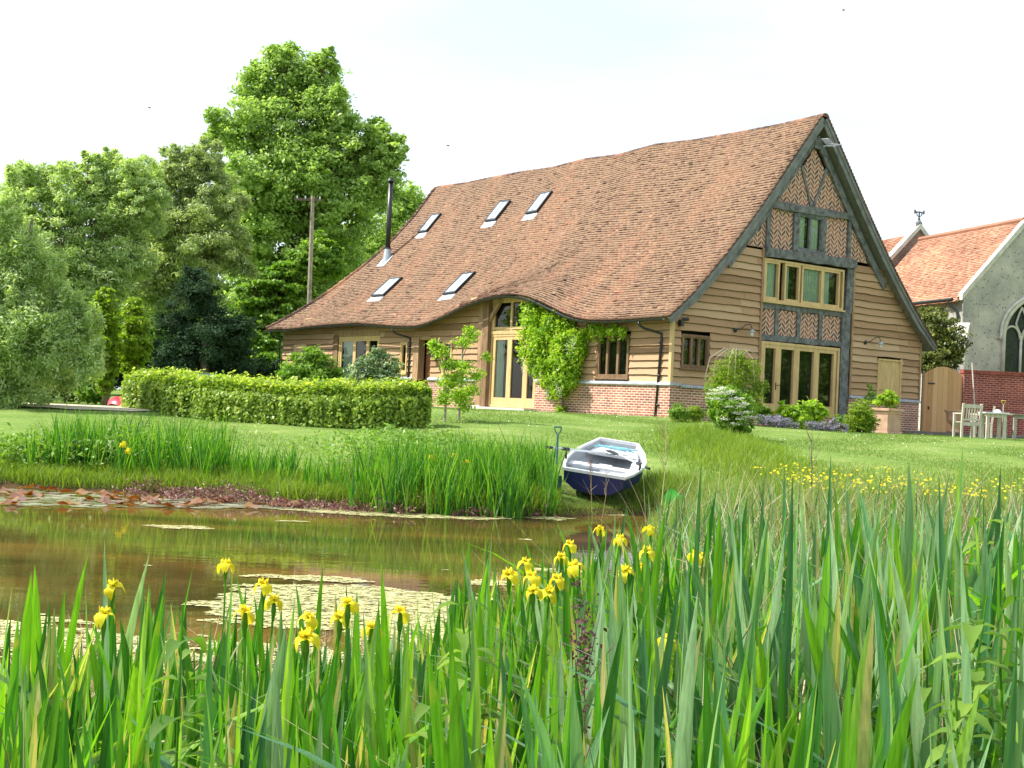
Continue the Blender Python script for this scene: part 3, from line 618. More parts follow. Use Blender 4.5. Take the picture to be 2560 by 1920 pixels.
# bargeboards
def verge(u, side):
    out = []
    for k in range(25):
        a = AL * k / 24; v = float(np.interp(a, arc, PV)); z = float(np.interp(a, arc, PZ)) + float(np.interp(u, RU, RZ)) * (1 - .7 * k / 24)
        if side: v = 2 * 5.87 - v
        out.append((v, z))
    return out
for side in (0, 1):
    pr = verge(.35, side); m = MB(); low = []
    for i, (v, z) in enumerate(pr):
        a_, b_ = pr[max(i - 1, 0)], pr[min(i + 1, 24)]; d = Vector((b_[0] - a_[0], b_[1] - a_[1])).normalized(); n = Vector((d.y, -d.x)); n = n if n.y < 0 else -n
        wd = .27 if i < 22 else .22
        low.append((v + n.x * wd, z + n.y * wd))
    for i in range(24):
        a0, a1, b0, b1 = pr[i], pr[i + 1], low[i], low[i + 1]
        for (x0, x1, sh) in ((.30, .345, 0),):
            m.prism([(0, a0[0], a0[1] - .02), (0, a1[0], a1[1] - .02), (0, b1[0], b1[1]), (0, b0[0], b0[1])], x0, x1, .5)
        f = lambda p, q, t: (p[0] + (q[0] - p[0]) * t, p[1] + (q[1] - p[1]) * t)
        c0, c1 = f(a0, b0, .42), f(a1, b1, .42)
        m.prism([(0, a0[0], a0[1] - .02), (0, a1[0], a1[1] - .02), (0, *c1), (0, *c0)], .3452, .372, .4)
    m.build('bargeboard', M_barge, barn)
    # wide rafter inside the verge
    m = MB()
    for i in range(1, 24):
        n0 = [(pr[j][0] + (low[j][0] - pr[j][0]) * 1.25, pr[j][1] + (low[j][1] - pr[j][1]) * 1.25) for j in (i, i + 1 if i < 24 else i)]
        n1 = [(pr[j][0] + (low[j][0] - pr[j][0]) * 2.1, pr[j][1] + (low[j][1] - pr[j][1]) * 2.1) for j in (i, i + 1 if i < 24 else i)]
        if i < 16: m.prism([(0, *n0[0]), (0, *n0[1]), (0, *n1[1]), (0, *n1[0])], .0, .09)
    m.build('rafter', M_grey, barn)
# wall core (dark backing) --------------------------------------------------
def profz(v): return float(np.interp(v, PV[::-1], PZ[::-1])) if v < 5.87 else float(np.interp(2 * 5.87 - v, PV[::-1], PZ[::-1]))
m = MB(); poly = [(0, .3, -.3)] + [(0, v, profz(v) - .22) for v in np.linspace(.3, BW - .3, 30)] + [(0, BW - .3, -.3)]
m.prism(poly, -.5, -.45); m.build('inner_wall', M_dkin, barn)
m = MB(); m.box(-23.3, -.5, .45, .5, -.3, 3.2); m.box(-23.35, -23.3, .45, BW - .3, -.3, 3.1); m.box(-23.3, -.5, BW - .3, BW - .25, -.3, 3.1); m.build('inner_wall', M_dkin, barn)
# brick plinth
for bx6 in [(u0, u1, -.06, .12, -.4, .93) for (u0, u1) in ((-6.1, .0), (-12.25, -9.28), (-23.4, -19.1), (-15.7, -13.3))] + [(-.14, .06, .12, 3.55, -.6, .87), (-.14, .06, 8.0, BW - .02, -.6, .87), (-.02, .08, -.08, .30, -.4, .93), (-.14, .04, 3.55, 8.0, -.6, .25)]:
    m = MB(); m.box(*bx6); m.build('brick_plinth', M_brick, barn)
for (u0, u1) in ((-6.1, .05), (-12.25, -9.28), (-23.4, -19.1), (-15.7, -13.3)):
    m = MB(); m.prism([(0, -.12, .91), (0, -.12, .96), (0, .02, 1.05), (0, .02, .91)], u0, u1); m.build('plinth_cap', M_cap, barn)
for (v0, v1) in ((.33, 3.6), (8.0, BW)): m = MB(); m.add([(.12, v0, .87), (.12, v0, .92), (-.02, v0, 1.0), (-.02, v0, .87), (.12, v1, .85), (.12, v1, .90), (-.02, v1, .97), (-.02, v1, .85)], [(3, 2, 1, 0), (4, 5, 6, 7), (0, 1, 5, 4), (1, 2, 6, 5), (0, 4, 7, 3)]); m.build('plinth_cap', M_cap, barn)
m = MB(); m.box(.055, .125, -.125, .335, .915, .99)
m.build('plinth_cap', M_cap, barn)
# weatherboards
def boards(mb, plane, a0, a1, zs, test, expo):
    step = .3
    for i, z in enumerate(zs):
        # board split into lengths with its own tone
        cuts = [a0]; 
        while cuts[-1] < a1: cuts.append(cuts[-1] + random.uniform(2.2, 4.2))
        cuts[-1] = a1
        ph = random.uniform(0, 9)
        for c0, c1 in zip(cuts, cuts[1:]):
            rn = min(1, max(0, random.gauss(.5, .22))); n = max(1, int((c1 - c0) / step)); e = .004
            for k in range(n):
                p = c0 + (c1 - c0) * k / n + (e if k == 0 else 0); q = c0 + (c1 - c0) * (k + 1) / n - (e if k == n - 1 else 0)
                r_ = test(p, q, z, z + expo)
                if r_ is None: continue
                for (p_, q_) in r_:
                    w = lambda x: .010 * math.sin(x * 2.3 + ph) + .006 * math.sin(x * 7.1 + 2 * ph)
                    zp, zq = z + w(p_), z + w(q_); zt = z + expo + .02
                    if plane == 'f': V = [(p_, -.050, zp + .013), (q_, -.050, zq + .013), (q_, .0, zt), (p_, .0, zt), (p_, .0, zp), (q_, .0, zq), (p_, -.044, zp), (q_, -.044, zq)]
                    else: V = [(.050, p_, zp + .013), (.050, q_, zq + .013), (.0, q_, zt), (.0, p_, zt), (.0, p_, zp), (.0, q_, zq), (.044, p_, zp), (.044, q_, zq)]
                    mb.add(V, [(0, 1, 2, 3)], rn); mb.add(V, [(6, 7, 1, 0), (4, 5, 7, 6)], -.55)  # lower lip and underside toned dark, painting in the lap shadow line
FOPEN = [(-3.2, -1.72, 1.08, 2.42), (-9.3, -6.0, -.5, 4), (-19.2, -15.7, -.5, 2.66), (-14.25, -13.7, 1.1, 2.3), (-13.3, -12.2, -.5, 2.36), (-11.5, -10.85, 1.1, 2.34), (-22.5, -21.3, .5, 2.33)]
def cut(p, q, z0, z1, opens):
    iv = [(p, q)]
    for (a, b, c, d) in opens:
        if z0 + .1 < d and z1 - .1 > c:
            nv = []
            for (x, y) in iv:
                if y <= a or x >= b: nv.append((x, y)); continue
                if x < a: nv.append((x, a))
                if y > b: nv.append((b, y))
            iv = nv
    return iv
def ftest(p, q, z0, z1):
    top = float(roof((p + q) / 2, arc[8])[2]) - .03
    if z0 > top: return None
    if (-12.25 > (p + q) / 2 > -13.3): return None if z0 < 2.3 else [(p, q)]
    return cut(p, q, z0, z1, FOPEN)
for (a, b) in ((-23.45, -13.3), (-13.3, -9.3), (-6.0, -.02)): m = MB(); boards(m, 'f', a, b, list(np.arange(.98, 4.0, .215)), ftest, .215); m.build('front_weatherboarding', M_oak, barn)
GOPEN = [(.34, 1.53, 1.42, 2.45), (3.66, 8.02, -1, 9), (9.45, 10.7, -.5, 2.22)]
def gtest(p, q, z0, z1):
    vl = float(np.interp(z0 + .12, PZ[::-1], PV[::-1])) + .18; vr = 2 * 5.87 - vl
    if z0 > 5.15: return None
    iv = cut(max(p, vl), min(q, vr), z0, z1, GOPEN)
    return [(a, b) for a, b in iv if b > a + .005]
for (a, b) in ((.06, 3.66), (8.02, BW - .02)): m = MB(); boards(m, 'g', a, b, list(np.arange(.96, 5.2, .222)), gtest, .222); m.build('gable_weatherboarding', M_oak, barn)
m = MB(); poly = [(0, .05, .9)] + [(0, v, min(profz(v) - .16, 5.22)) for v in np.linspace(.05, 3.68, 12)] + [(0, 3.68, .9)]; m.prism(poly, -.36, -.33); m.build('sheathing', M_dkin, barn); m = MB()
poly = [(0, 8.02, .9)] + [(0, v, min(profz(v) - .16, 5.25)) for v in np.linspace(8.02, BW - .05, 12)] + [(0, BW - .05, .9)]; m.prism(poly, -.36, -.33)
m.build('sheathing', M_dkin, barn)
m = MB(); m.box(-.05, .055, -.055, .05, .98, 2.95); m.build('corner_board', M_oakf, barn)
m = MB(); m.box(.0, .06, BW - .06, BW + .03, .9, 2.9); m.build('corner_board', M_oakp, barn)
m = MB(); m.box(.02, .07, 3.62, 3.70, .9, 5.25); m.build('trim_board', M_oakp, barn)
m = MB(); m.box(.02, .07, 8.0, 8.07, .9, 5.27); m.build('trim_board', M_oakp, barn)
# gable timber frame ------------------------------------------------------
def gpanel(poly):
    m = MB(); m.prism([(0, *p) for p in poly], -.08, -.01); return m.build('brick_panel', M_herr, barn)
L_in = lambda z: float(np.interp(z, PZ[::-1], PV[::-1])) + .42
R_in = lambda z: 2 * 5.87 - L_in(z)
gpanel([(4.05, 6.70), (5.80, 6.72), (5.28, 7.95), (4.95, 7.95 - .05)][:2] + [(5.30, 7.95), (L_in(7.9) + .02, 7.9)])
gpanel([(5.86, 6.75), (5.34, 7.9), (5.83, 8.62), (5.92, 8.62), (6.48, 7.95)])
gpanel([(5.92, 6.76), (7.62, 6.80), (R_in(7.9) + 0, 7.98), (6.52, 7.98)])
gpanel([(3.94, 5.28), (5.0, 5.3), (5.0, 6.56), (3.94, 6.5)])
gpanel([(6.5, 5.3), (7.64, 5.32), (7.64, 6.62), (6.5, 6.6)])
gpanel([(L_in(5.25) - .05, 5.27), (3.8, 5.27), (3.8, 6.35), (L_in(6.2) + .1, 6.3)])
gpanel([(7.8, 5.32), (R_in(5.3) + .05, 5.3), (R_in(6.2), 6.2), (7.8, 6.35)])
for (a, b) in ((3.7, 4.32), (4.5, 5.34), (5.54, 6.39), (6.58, 7.49)): gpanel([(a, 2.65), (b, 2.65), (b, 3.44), (a, 3.44)])
def gtimber(name, a, b, wd, x0=-.03, x1=.07, mat=None):
    # rough-hewn: a bar with jittered edge
    a = Vector(a); b = Vector(b); n = max(3, int((b - a).length / .25)); d = (b - a).normalized(); nn = Vector((-d.y, d.x)); m = MB(); vs = []
    for i in range(n + 1):
        p = a.lerp(b, i / n); j1, j2 = random.gauss(0, .012), random.gauss(0, .012); 
        lo = p - nn * (wd / 2 + j1); hi = p + nn * (wd / 2 + j2)
        vs += [(x0, lo.x, lo.y), (x1 + random.gauss(0, .004), lo.x, lo.y), (x1 + random.gauss(0, .004), hi.x, hi.y), (x0, hi.x, hi.y)]
    fs = [(0, 1, 2, 3), (4 * n + 3, 4 * n + 2, 4 * n + 1, 4 * n)]
    for i in range(n):
        for k in range(4): fs.append((4 * i + k, 4 * i + (k + 1) % 4, 4 * i + 4 + (k + 1) % 4, 4 * i + 4 + k))
    m.add(vs, fs); return m.build(name, mat or M_grey, barn)
gtimber('collar_beam', (3.95, 6.62), (7.75, 6.70), .22, x1=.10)
gtimber('bressumer_beam', (3.7, 5.14), (8.02, 5.20), .28, x1=.16)
gtimber('main_post', (7.72, .05), (7.72, 3.6), .40, x1=.06); gtimber('main_post', (7.80, 3.6), (7.86, 5.06), .34, x1=.055)
gtimber('rail', (3.7, 3.55), (7.52, 3.56), .22, x1=.04); gtimber('rail', (3.7, 2.56), (7.52, 2.57), .17, x1=.04)
for v in (4.41, 5.44, 6.49): gtimber('stud', (v, 2.66), (v, 3.44), .17, x1=.03)
for v, a, b in ((3.86, 5.28, 6.5), (5.08, 5.28, 6.5), (6.47, 5.3, 6.6), (7.72, 5.33, 6.6)): gtimber('stud', (v, a), (v, b), .15, x1=.05)
gtimber('brace', (5.82, 6.78), (5.28, 8.0), .10, x1=.03); gtimber('brace', (5.9, 6.78), (6.5, 8.05), .10, x1=.03)
m = MB(); m.prism([(0, 5.75, 8.62), (0, 5.99, 8.62), (0, 5.99, 8.95), (0, 5.75, 8.95)], .0, .12); m.build('ridge_block', M_grey, barn)
# windows and doors -------------------------------------------------------
def wbox(m, plane, a0, a1, z0, z1, d0, d1):      # box on a wall: a along wall, d outward depth
    if plane == 'g': m.box(d0, d1, a0, a1, z0, z1, .5)
    else: m.box(a0, a1, -d1, -d0, z0, z1, .5)
def window(name, plane, a0, a1, z0, z1, bays, mat, fw=.06, st=.045, sill=True, curt=(), bars=(), depth=.05, headh=.0, door=False, curtmat=None):
    m = MB(); wbox(m, plane, a0, a0 + fw, z0, z1, -.1, depth); wbox(m, plane, a1 - fw, a1, z0, z1, -.1, depth)
    wbox(m, plane, a0 + fw, a1 - fw, z1 - fw, z1, -.1, depth - .002); wbox(m, plane, a0 + fw, a1 - fw, z0, z0 + fw, -.1, depth - .002)
    if sill: wbox(m, plane, a0 - .05, a1 + .05, z0 - .05, z0 - .001, -.08, depth + .05)
    fr_ = m.build(name, mat, barn)
    for (b0, b1) in bays:
        s = MB(); bot = .24 if door else st; topw = .11 if door else st
        wbox(s, plane, b0, b0 + st, z0 + fw, z1 - fw, -.06, depth - .018); wbox(s, plane, b1 - st, b1, z0 + fw, z1 - fw, -.06, depth - .018)
        wbox(s, plane, b0 + st, b1 - st, z1 - fw - topw, z1 - fw, -.06, depth - .02); wbox(s, plane, b0 + st, b1 - st, z0 + fw, z0 + fw + bot, -.06, depth - .02)
        s.build('door_leaf' if door else 'casement', mat, fr_)
        g = MB(); A0, A1, Z0, Z1 = b0 + st - .01, b1 - st + .01, z0 + fw + bot - .01, z1 - fw - topw + .01
        g.add([(-.03, A0, Z0), (-.03, A1, Z0), (-.03, A1, Z1), (-.03, A0, Z1)] if plane == 'g' else [(A0, .03, Z0), (A1, .03, Z0), (A1, .03, Z1), (A0, .03, Z1)], [(0, 1, 2, 3)]); g.build('pane', M_glass, fr_)
    for (c0, c1) in curt:
        c = MB(); nn = 12 * max(1, int((c1 - c0) / .3)); vs = []; 
        for k in range(nn + 1):
            a = c0 + (c1 - c0) * k / nn; dd = -.075 + .02 * math.sin(k * 1.5) 
            for zz in (z0 + .08, z1 - .08): vs.append((dd, a, zz) if plane == 'g' else (a, -dd, zz))
        c.add(vs, [(2 * k, 2 * k + 2, 2 * k + 3, 2 * k + 1) for k in range(nn)]); c.build('curtain', M_curt, fr_)
    return fr_
# gable: low window, four-light window, square window, bifold doors, small door
window('window', 'g', .37, 1.50, 1.44, 2.42, [(.43, .78), (.78, 1.09), (1.09, 1.44)], M_oakd)
window('window', 'g', 3.70, 7.50, 3.66, 4.96, [(3.76, 4.42), (4.66, 5.38), (5.46, 6.46), (6.46, 7.32)], M_oakf, fw=.07, st=.07, curt=[(3.78, 4.36), (4.72, 5.0), (5.5, 6.42), (6.5, 6.95)], depth=.08)
wq = window('window', 'g', 5.16, 6.42, 5.34, 6.55, [(5.24, 5.79), (5.79, 6.34)], M_grey, fw=.08, st=.04, curt=[(5.28, 5.65), (5.8, 6.3)])
m = MB(); wbox(m, 'g', 5.1, 6.5, 5.26, 5.34, -.02, .14); m.build('window_sill', M_grey, wq)
dr = window('glazed_door', 'g', 3.72, 7.44, .22, 2.44, [(3.79, 4.52), (4.52, 5.38), (5.38, 6.33), (6.33, 7.30)], M_oakf, fw=.09, st=.13, sill=False, depth=.07, door=True)
m = MB(); m.tube([(.09, 4.46, 1.12), (.12, 4.46, 1.12), (.12, 4.56, 1.12)], .012, 6); m.box(.052, .06, 4.43, 4.47, .98, 1.2); m.build('handle', M_black, dr)
m = MB(); wbox(m, 'g', 9.5, 10.65, .3, 2.18, -.03, .03)
dd = m.build('plank_door', M_oakf, barn)
m = MB(); wbox(m, 'g', 9.44, 9.5, .3, 2.24, -.05, .07); wbox(m, 'g', 10.65, 10.72, .3, 2.24, -.05, .07); wbox(m, 'g', 9.44, 10.72, 2.18, 2.241, -.05, .072)
for v in (9.73, 9.96, 10.19, 10.42): wbox(m, 'g', v, v + .006, .3, 2.18, .03, .033)
m.build('door_frame', M_oakf, dd)
m = MB(); m.tube([(.06, 9.55, 1.2), (.09, 9.56, 1.2), (.09, 9.7, 1.2)], .012, 6); m.build('handle', M_black, dd)
# front: leaded window, big glazed doors with transom, left doors, narrow windows, entry porch
window('window', 'f', -3.18, -1.75, 1.10, 2.40, [(-3.12, -2.72), (-2.72, -2.25), (-2.25, -1.81)], M_oakd, sill=True)
dr = window('glazed_door', 'f', -8.62, -6.12, .06, 2.50, [(-8.5, -7.6), (-7.6, -6.72), (-6.72, -6.16)], M_oakf, fw=.08, st=.115, sill=False, door=True, depth=.03, curt=[(-8.4, -8.0)])
m = MB(); m.box(-8.9, -6.0, -.55, .0, -.1, .05); m.build('doorstep', M_limest, barn)
m = MB()   # arched transom light under the eyebrow
for u0, u1 in ((-8.62, -8.50), (-7.62, -7.52), (-6.74, -6.64), (-6.10, -6.0)): m.box(u0, u1, -.02, .1, 2.6, 3.72)
m.box(-8.9, -6.0, -.045, .1, 2.50, 2.62); m.box(-8.9, -6.0, -.03, .09, 2.65, 2.74); m.box(-8.9, -6.0, -.04, .1, 3.55, 3.75)
tr = m.build('transom_window', M_oakf, barn)
g = MB(); g.add([(-8.5, .03, 2.74), (-6.1, .03, 2.74), (-6.1, .03, 3.56), (-8.5, .03, 3.56)], [(0, 1, 2, 3)]); g.build('pane', M_glass, tr)
m = MB(); m.box(-9.22, -8.96, -.14, .12, .03, 3.72); m.build('oak_post', M_oakp, barn)
m = MB(); m.box(-8.95, -8.63, -.17, .12, .05, 3.75); m.build('oak_post', M_oakd, barn)
m = MB(); m.add([(-8.70, -.12, 3.05), (-8.70, -.02, 3.05), (-8.70, -.02, 2.85), (-8.70, -.12, 2.85), (-8.12, -.12, 3.72), (-8.12, -.02, 3.72), (-7.95, -.02, 3.72), (-7.95, -.12, 3.72)], [(0, 1, 5, 4), (1, 2, 6, 5), (2, 3, 7, 6), (3, 0, 4, 7)]); m.build('brace', M_oakp, barn)
m = MB(); m.box(-9.15, -8.75, -.32, -.02, .0, .09); m.build('padstone', M_limest, barn)
dl = window('glazed_door', 'f', -18.75, -15.72, .1, 2.56, [(-18.66, -17.58), (-17.58, -16.6), (-16.6, -15.8)], M_oakf, fw=.08, st=.10, sill=False, door=True, depth=.02, curt=[(-18.5, -17.8)])
m = MB(); m.box(-19.15, -18.80, -.05, .1, .0, 2.62); m.build('oak_post', M_oakd, barn)
m = MB(); m.box(-19.15, -15.7, -.05, .1, 2.565, 2.82); m.build('lintel', M_oakp, barn)
window('window', 'f', -14.22, -13.74, 1.15, 2.29, [(-14.16, -13.8)], M_oakf, fw=.06, st=.05)
window('window', 'f', -11.46, -10.88, 1.15, 2.31, [(-11.4, -10.94)], M_oakf, fw=.06, st=.05)
m = MB(); m.box(-22.42, -21.38, -.05, .02, .5, 2.28); m.build('hatch', M_oakf, barn)
m = MB(); m.box(-13.3, -12.95, -.07, .2, .9, 2.42); m.build('oak_post', M_oakp, barn)
m = MB(); m.box(-13.3, -12.2, -.04, .2, 2.36, 2.58); m.build('lintel', M_oakp, barn)
m = MB(); m.box(-12.95, -12.2, .28, .34, -.1, 2.36); m.build('entrance_door', pb('door_red_brown', (.28, .10, .05), .6, var=.2), barn)
m = MB(); m.box(-15.78, -13.3, -.05, .1, .4, .9); m.build('brick_plinth', M_brick, barn)
# lantern, wall lamps, security light, vent
def lamp(x, v, z):
    m = MB(); m.tube([(.03, v, z), (.06, v, z)], .07, 10); pts = []
    pts = [(.06, v, z), (.14, v + .12, z + .03), (.22, v + .26, z + .17), (.28, v + .38, z + .19), (.3, v + .44, z + .10), (.3, v + .45, z + .03)]
    m.tube(pts, .014, 7); o = m.build('wall_lamp', M_black, barn, smooth=True)
    m = MB(); m.lathe([(.03, .05), (.05, .03), (.1, -.02), (.105, -.035), (.045, -.03)], 12, (.3, v + .45, z)); m.build('shade', M_lead, o, smooth=True)
    m = MB(); m.lathe([(.045, -.03), (.05, -.12), (.035, -.17), (.0, -.18)], 12, (.3, v + .45, z)); m.build('bulb_glass', M_white2, o, smooth=True)
lamp(0, 2.56, 2.68); lamp(0, 8.75, 2.72)
m = MB(); m.box(.04, .16, .18, .30, 2.62, 2.80); m.tube([(.1, .3, 2.82), (.18, .45, 2.84)], .05, 8); m.build('security_light', M_black, barn)
m = MB(); m.box(-11.98, -11.68, -.24, -.06, 1.72, 2.02); m.add([(-12.0, -.26, 2.02), (-11.66, -.26, 2.02), (-11.66, -.04, 2.02), (-12.0, -.04, 2.02), (-11.83, -.15, 2.14)], [(0, 1, 4), (1, 2, 4), (2, 3, 4), (3, 0, 4)]); m.box(-11.86, -11.80, -.06, -.03, 1.6, 2.1); m.build('lantern', M_black, barn)
m = MB(); m.tube([(-9.72, -.04, 2.54), (-9.72, -.1, 2.54)], .06, 10); m.build('vent', M_black, barn)
# skylights ----------------------------------------------------------------
def skylight(uc, wd, a0, a1):
    def P(u, a, h): q = roof(u, a); return (q[0], q[1] - .78 * h, q[2] + .66 * h)
    u0, u1 = uc - wd / 2, uc + wd / 2; m = MB()
    def bx(ua, ub, aa, ab, h0, h1): m.add([P(ua, aa, h0), P(ub, aa, h0), P(ub, ab, h0), P(ua, ab, h0), P(ua, aa, h1), P(ub, aa, h1), P(ub, ab, h1), P(ua, ab, h1)], [(0, 1, 2, 3), (7, 6, 5, 4), (4, 5, 1, 0), (5, 6, 2, 1), (6, 7, 3, 2), (7, 4, 0, 3)])
    bx(u0, u0 + .07, a0, a1, 0, .13); bx(u1 - .07, u1, a0, a1, 0, .13); bx(u0 + .07, u1 - .07, a0, a0 + .08, 0, .128); bx(u0 + .07, u1 - .07, a1 - .08, a1, 0, .128); bx(uc - .012, uc + .012, a0 + .08, a1 - .08, .10, .126)
    o = m.build('skylight', M_gut, barn)
    m = MB(); m.add([P(u0 + .05, a0 + .05, .12), P(u1 - .05, a0 + .05, .12), P(u1 - .05, a1 - .03, .12), P(u0 + .05, a1 - .03, .12)], [(3, 2, 1, 0)]); m.build('pane', M_sky, o)
    m = MB(); m.add([P(u0 - .03, a1, .05), P(u1 + .03, a1, .05), P(u1 + .03, a1 + .34, .045), P(u0 - .03, a1 + .34, .045)], [(3, 2, 1, 0)]); m.build('lead_flashing', M_lead, o)
for (u, wd, vt, vb) in ((-18.85, .66, 4.52, 3.84), (-14.25, .70, 4.62, 3.93), (-11.72, .70, 4.65, 3.96), (-17.60, .92, 1.86, 1.02), (-12.58, .80, 1.84, .98)):
    skylight(u, wd, float(np.interp(-vt, [-q for q in PV], arc)), float(np.interp(-vb, [-q for q in PV], arc)) + .02)
# flue
a_ = float(np.interp(-2.83, [-q for q in PV], arc)); fb = Vector(roof(-20.0, a_)); m = MB()
m.tube([fb + Vector((0, 0, -.1)), fb + Vector((0, 0, 3.3))], .105, 14); fl = m.build('flue_pipe', M_black, barn, smooth=True)
m = MB(); m.tube([fb + Vector((0, 0, 3.3)), fb + Vector((0, 0, 3.34)), fb + Vector((0, 0, 3.42))], [.16, .16, .10], 14); m.tube([fb + Vector((0, 0, .45)), fb + Vector((0, 0, .55))], .13, 14); m.build('cowl', M_gut, fl)
m = MB(); q = [roof(-20.0 + du_, a_ + da) for du_, da in ((-.3, -.2), (.3, -.2), (.3, .45), (-.3, .45))]; m.add([(p[0], p[1] - .04, p[2] + .045) for p in q], [(3, 2, 1, 0)]); m.tube([fb + Vector((0, 0, -.1)), fb + Vector((0, 0, .5))], [.2, .125], 14); m.build('lead_flashing', M_lead, fl)
# chimney behind the ridge, aerial
m = MB(); m.box(-.95, -.45, 7.0, 7.5, 7.6, 8.78); m.box(-.99, -.41, 6.96, 7.54, 8.78, 8.86); m.build('chimney', M_grey, barn)
m = MB(); m.tube([(.37, 5.9, 8.75), (1.0, 5.75, 8.62)], .015, 6); m.tube([(.7, 5.45, 8.55), (.8, 6.25, 8.72)], .012, 5)
for k in range(7): m.tube([(.45 + k * .09, 5.62 - k * .05, 8.85 - .02 * k), (.45 + k * .09, 6.0 - k * .05, 8.65 - .02 * k)], .007, 4)
m.build('aerial', M_alu, barn)

# ------------------------------------------------------------------ garden wall, gate, terrace
def frame_at(p, ang): return p, ang
gp = at(2303, 1072, 45.2); ga = math.atan2(.12, .99)
gate = empty('garden_gate', (gp.x, gp.y, 1.30), ga, label='arched plank gate between the barn corner and the red brick wall', cat='gate')
gw = (at(2402, 1072, 45.4) - gp).length
m = MB(); nb = 8
for k in range(nb):
    x0 = gw * k / nb; x1 = gw * (k + 1) / nb - .006
    f = lambda x: 2.10 + .30 * math.sin(math.pi * x / gw)
    vs = [(x0, 0, .02), (x1, 0, .02), (x1, 0, f(x1)), (x0, 0, f(x0)), (x0, .04, .02), (x1, .04, .02), (x1, .04, f(x1)), (x0, .04, f(x0))]
    m.add(vs, [(0, 1, 2, 3), (7, 6, 5, 4), (0, 4, 5, 1), (2, 6, 7, 3), (1, 5, 6, 2), (0, 3, 7, 4)])
m.build('planks', boardmat('gate_wood', (.42, .22, .10), (.55, .31, .14), (.66, .42, .22)), gate)
m = MB(); m.box(-.02, .05, -.02, .06, .0, 2.2); m.box(gw - .03, gw + .05, -.02, .08, .0, 2.15); m.build('gate_post', M_oakp, gate)
m = MB(); m.box(.18, .42, -.02, -.001, 1.78, 1.83); m.tube([(.22, -.02, 1.02), (.22, -.05, .98), (.22, -.03, .92)], .02, 6); m.build('latch', M_black, gate)
wp = at(2402, 1060, 45.3)
wall = empty('garden_wall', (wp.x, wp.y, 1.0), ga - .02, label='tall red brick garden wall in front of the flint church', cat='wall')
m = MB(); m.box(.03, 9, 0, .23, -.2, 2.50); m.box(.03, .5, -.05, 0, -.2, 2.5); m.build('brickwork', M_brick2, wall)
m = MB(); x = .0
while x < 9: m.box(x, x + .066, -.06, .27, 2.502, 2.63); x += .078
m.build('coping', pb('coping_brick', (.30, .08, .055), .9, var=.35, scale=9), wall)
m = MB(); p0 = at(2262, 1085, 42.2); p1 = at(2560, 1085, 42.6)
m.add([(p0.x, p0.y, 1.1), (p1.x + 4, p1.y, 1.1), (p1.x + 4, 47, 1.1), (p0.x + 1.5, 47, 1.1), (p0.x, p0.y, 1.46), (p1.x + 4, p1.y, 1.46), (p1.x + 4, 47, 1.46), (p0.x + 1.5, 47, 1.46)], [(4, 5, 6, 7), (0, 1, 5, 4), (3, 0, 4, 7), (1, 2, 6, 5)])
tag(m.build('terrace_paving', M_flag), kind='structure')

# ------------------------------------------------------------------ church
ap = at(2566, 552, 50); CH = empty('church', (ap.x, ap.y, 1.2), 0, label='flint church with orange tiled roofs and a traceried window beyond the brick wall', cat='church')
rd = Vector((-.28, .96, 0)).normalized(); gd = Vector((.96, .28, 0)).normalized(); AZ = ap.z - 1.2
def cw(g, r, z): return gd * g + rd * r + Vector((0, 0, z))      # g along the gable, r along the ridge (away)
HWc = 2.62; EZc = AZ - 3.05
m = MB(); 
def prismw(m, poly, r0, r1):
    n = len(poly); vs = [cw(p[0], r0, p[1]) for p in poly] + [cw(p[0], r1, p[1]) for p in poly]
    m.add(vs, [tuple(range(n)), tuple(range(n, 2 * n))[::-1]] + [(i, n + i, n + (i + 1) % n, (i + 1) % n) for i in range(n)])
# window opening: wall built around the arch
def archpts(hw, z0, zs, n=8):   # pointed arch outline right to left
    pts = []
    for k in range(n + 1):
        t = k / n; ang = t * R(62); pts.append((hw * (2 * math.cos(ang) - 1) if True else 0, zs + hw * 1.9 * math.sin(ang)))
    pts = [(max(p[0], 0), p[1]) for p in pts]; pts[-1] = (0, pts[-1][1])
    return pts
ar = archpts(.82, 1, 3.95); WZ0 = 2.3
outer = [(0, AZ - .12), (-HWc, EZc + .05), (-HWc, -1), (0, -1)]
for sgn in (-1, 1):
    a_pts = [(sgn * p[0], p[1]) for p in ar]           # springing .. apex
    poly = [(0, AZ - .12), (sgn * HWc, EZc + .05), (sgn * HWc, -1), (0, -1), (0, WZ0), (sgn * .82, WZ0)] + a_pts
    n = len(poly)
    vs = [cw(p[0], 0, p[1]) for p in poly]
    # triangulated strips: split in convex bits
    def quad(a, b, c, d): m.add([cw(*a), cw(*b), cw(*c), cw(*d)], [(0, 1, 2, 3)])
    G = lambda g, z: (sgn * g, 0, z)
    quad(G(0, -1), G(HWc, -1), G(HWc, WZ0), G(0, WZ0)); quad(G(.82, WZ0), G(HWc, WZ0), G(HWc, 3.95), G(.82, 3.95))
    for (p, q) in zip(ar, ar[1:]):
        tpz = lambda z: HWc if z < EZc else HWc * (AZ - z) / (AZ - EZc)
        quad(G(p[0], p[1]), G(tpz(p[1]), p[1]), G(tpz(q[1]), q[1]), G(q[0], q[1]))
    quad(G(0, ar[-1][1]), G(HWc * (AZ - ar[-1][1]) / (AZ - EZc), ar[-1][1]), G(.01, AZ - .02), G(0, AZ))
    m.add([cw(sgn * HWc, 0, -1), cw(sgn * HWc, 7, -1), cw(sgn * HWc, 7, EZc + .05), cw(sgn * HWc, 0, EZc + .05)], [(0, 1, 2, 3)])
m.build('wall', M_flint, CH)
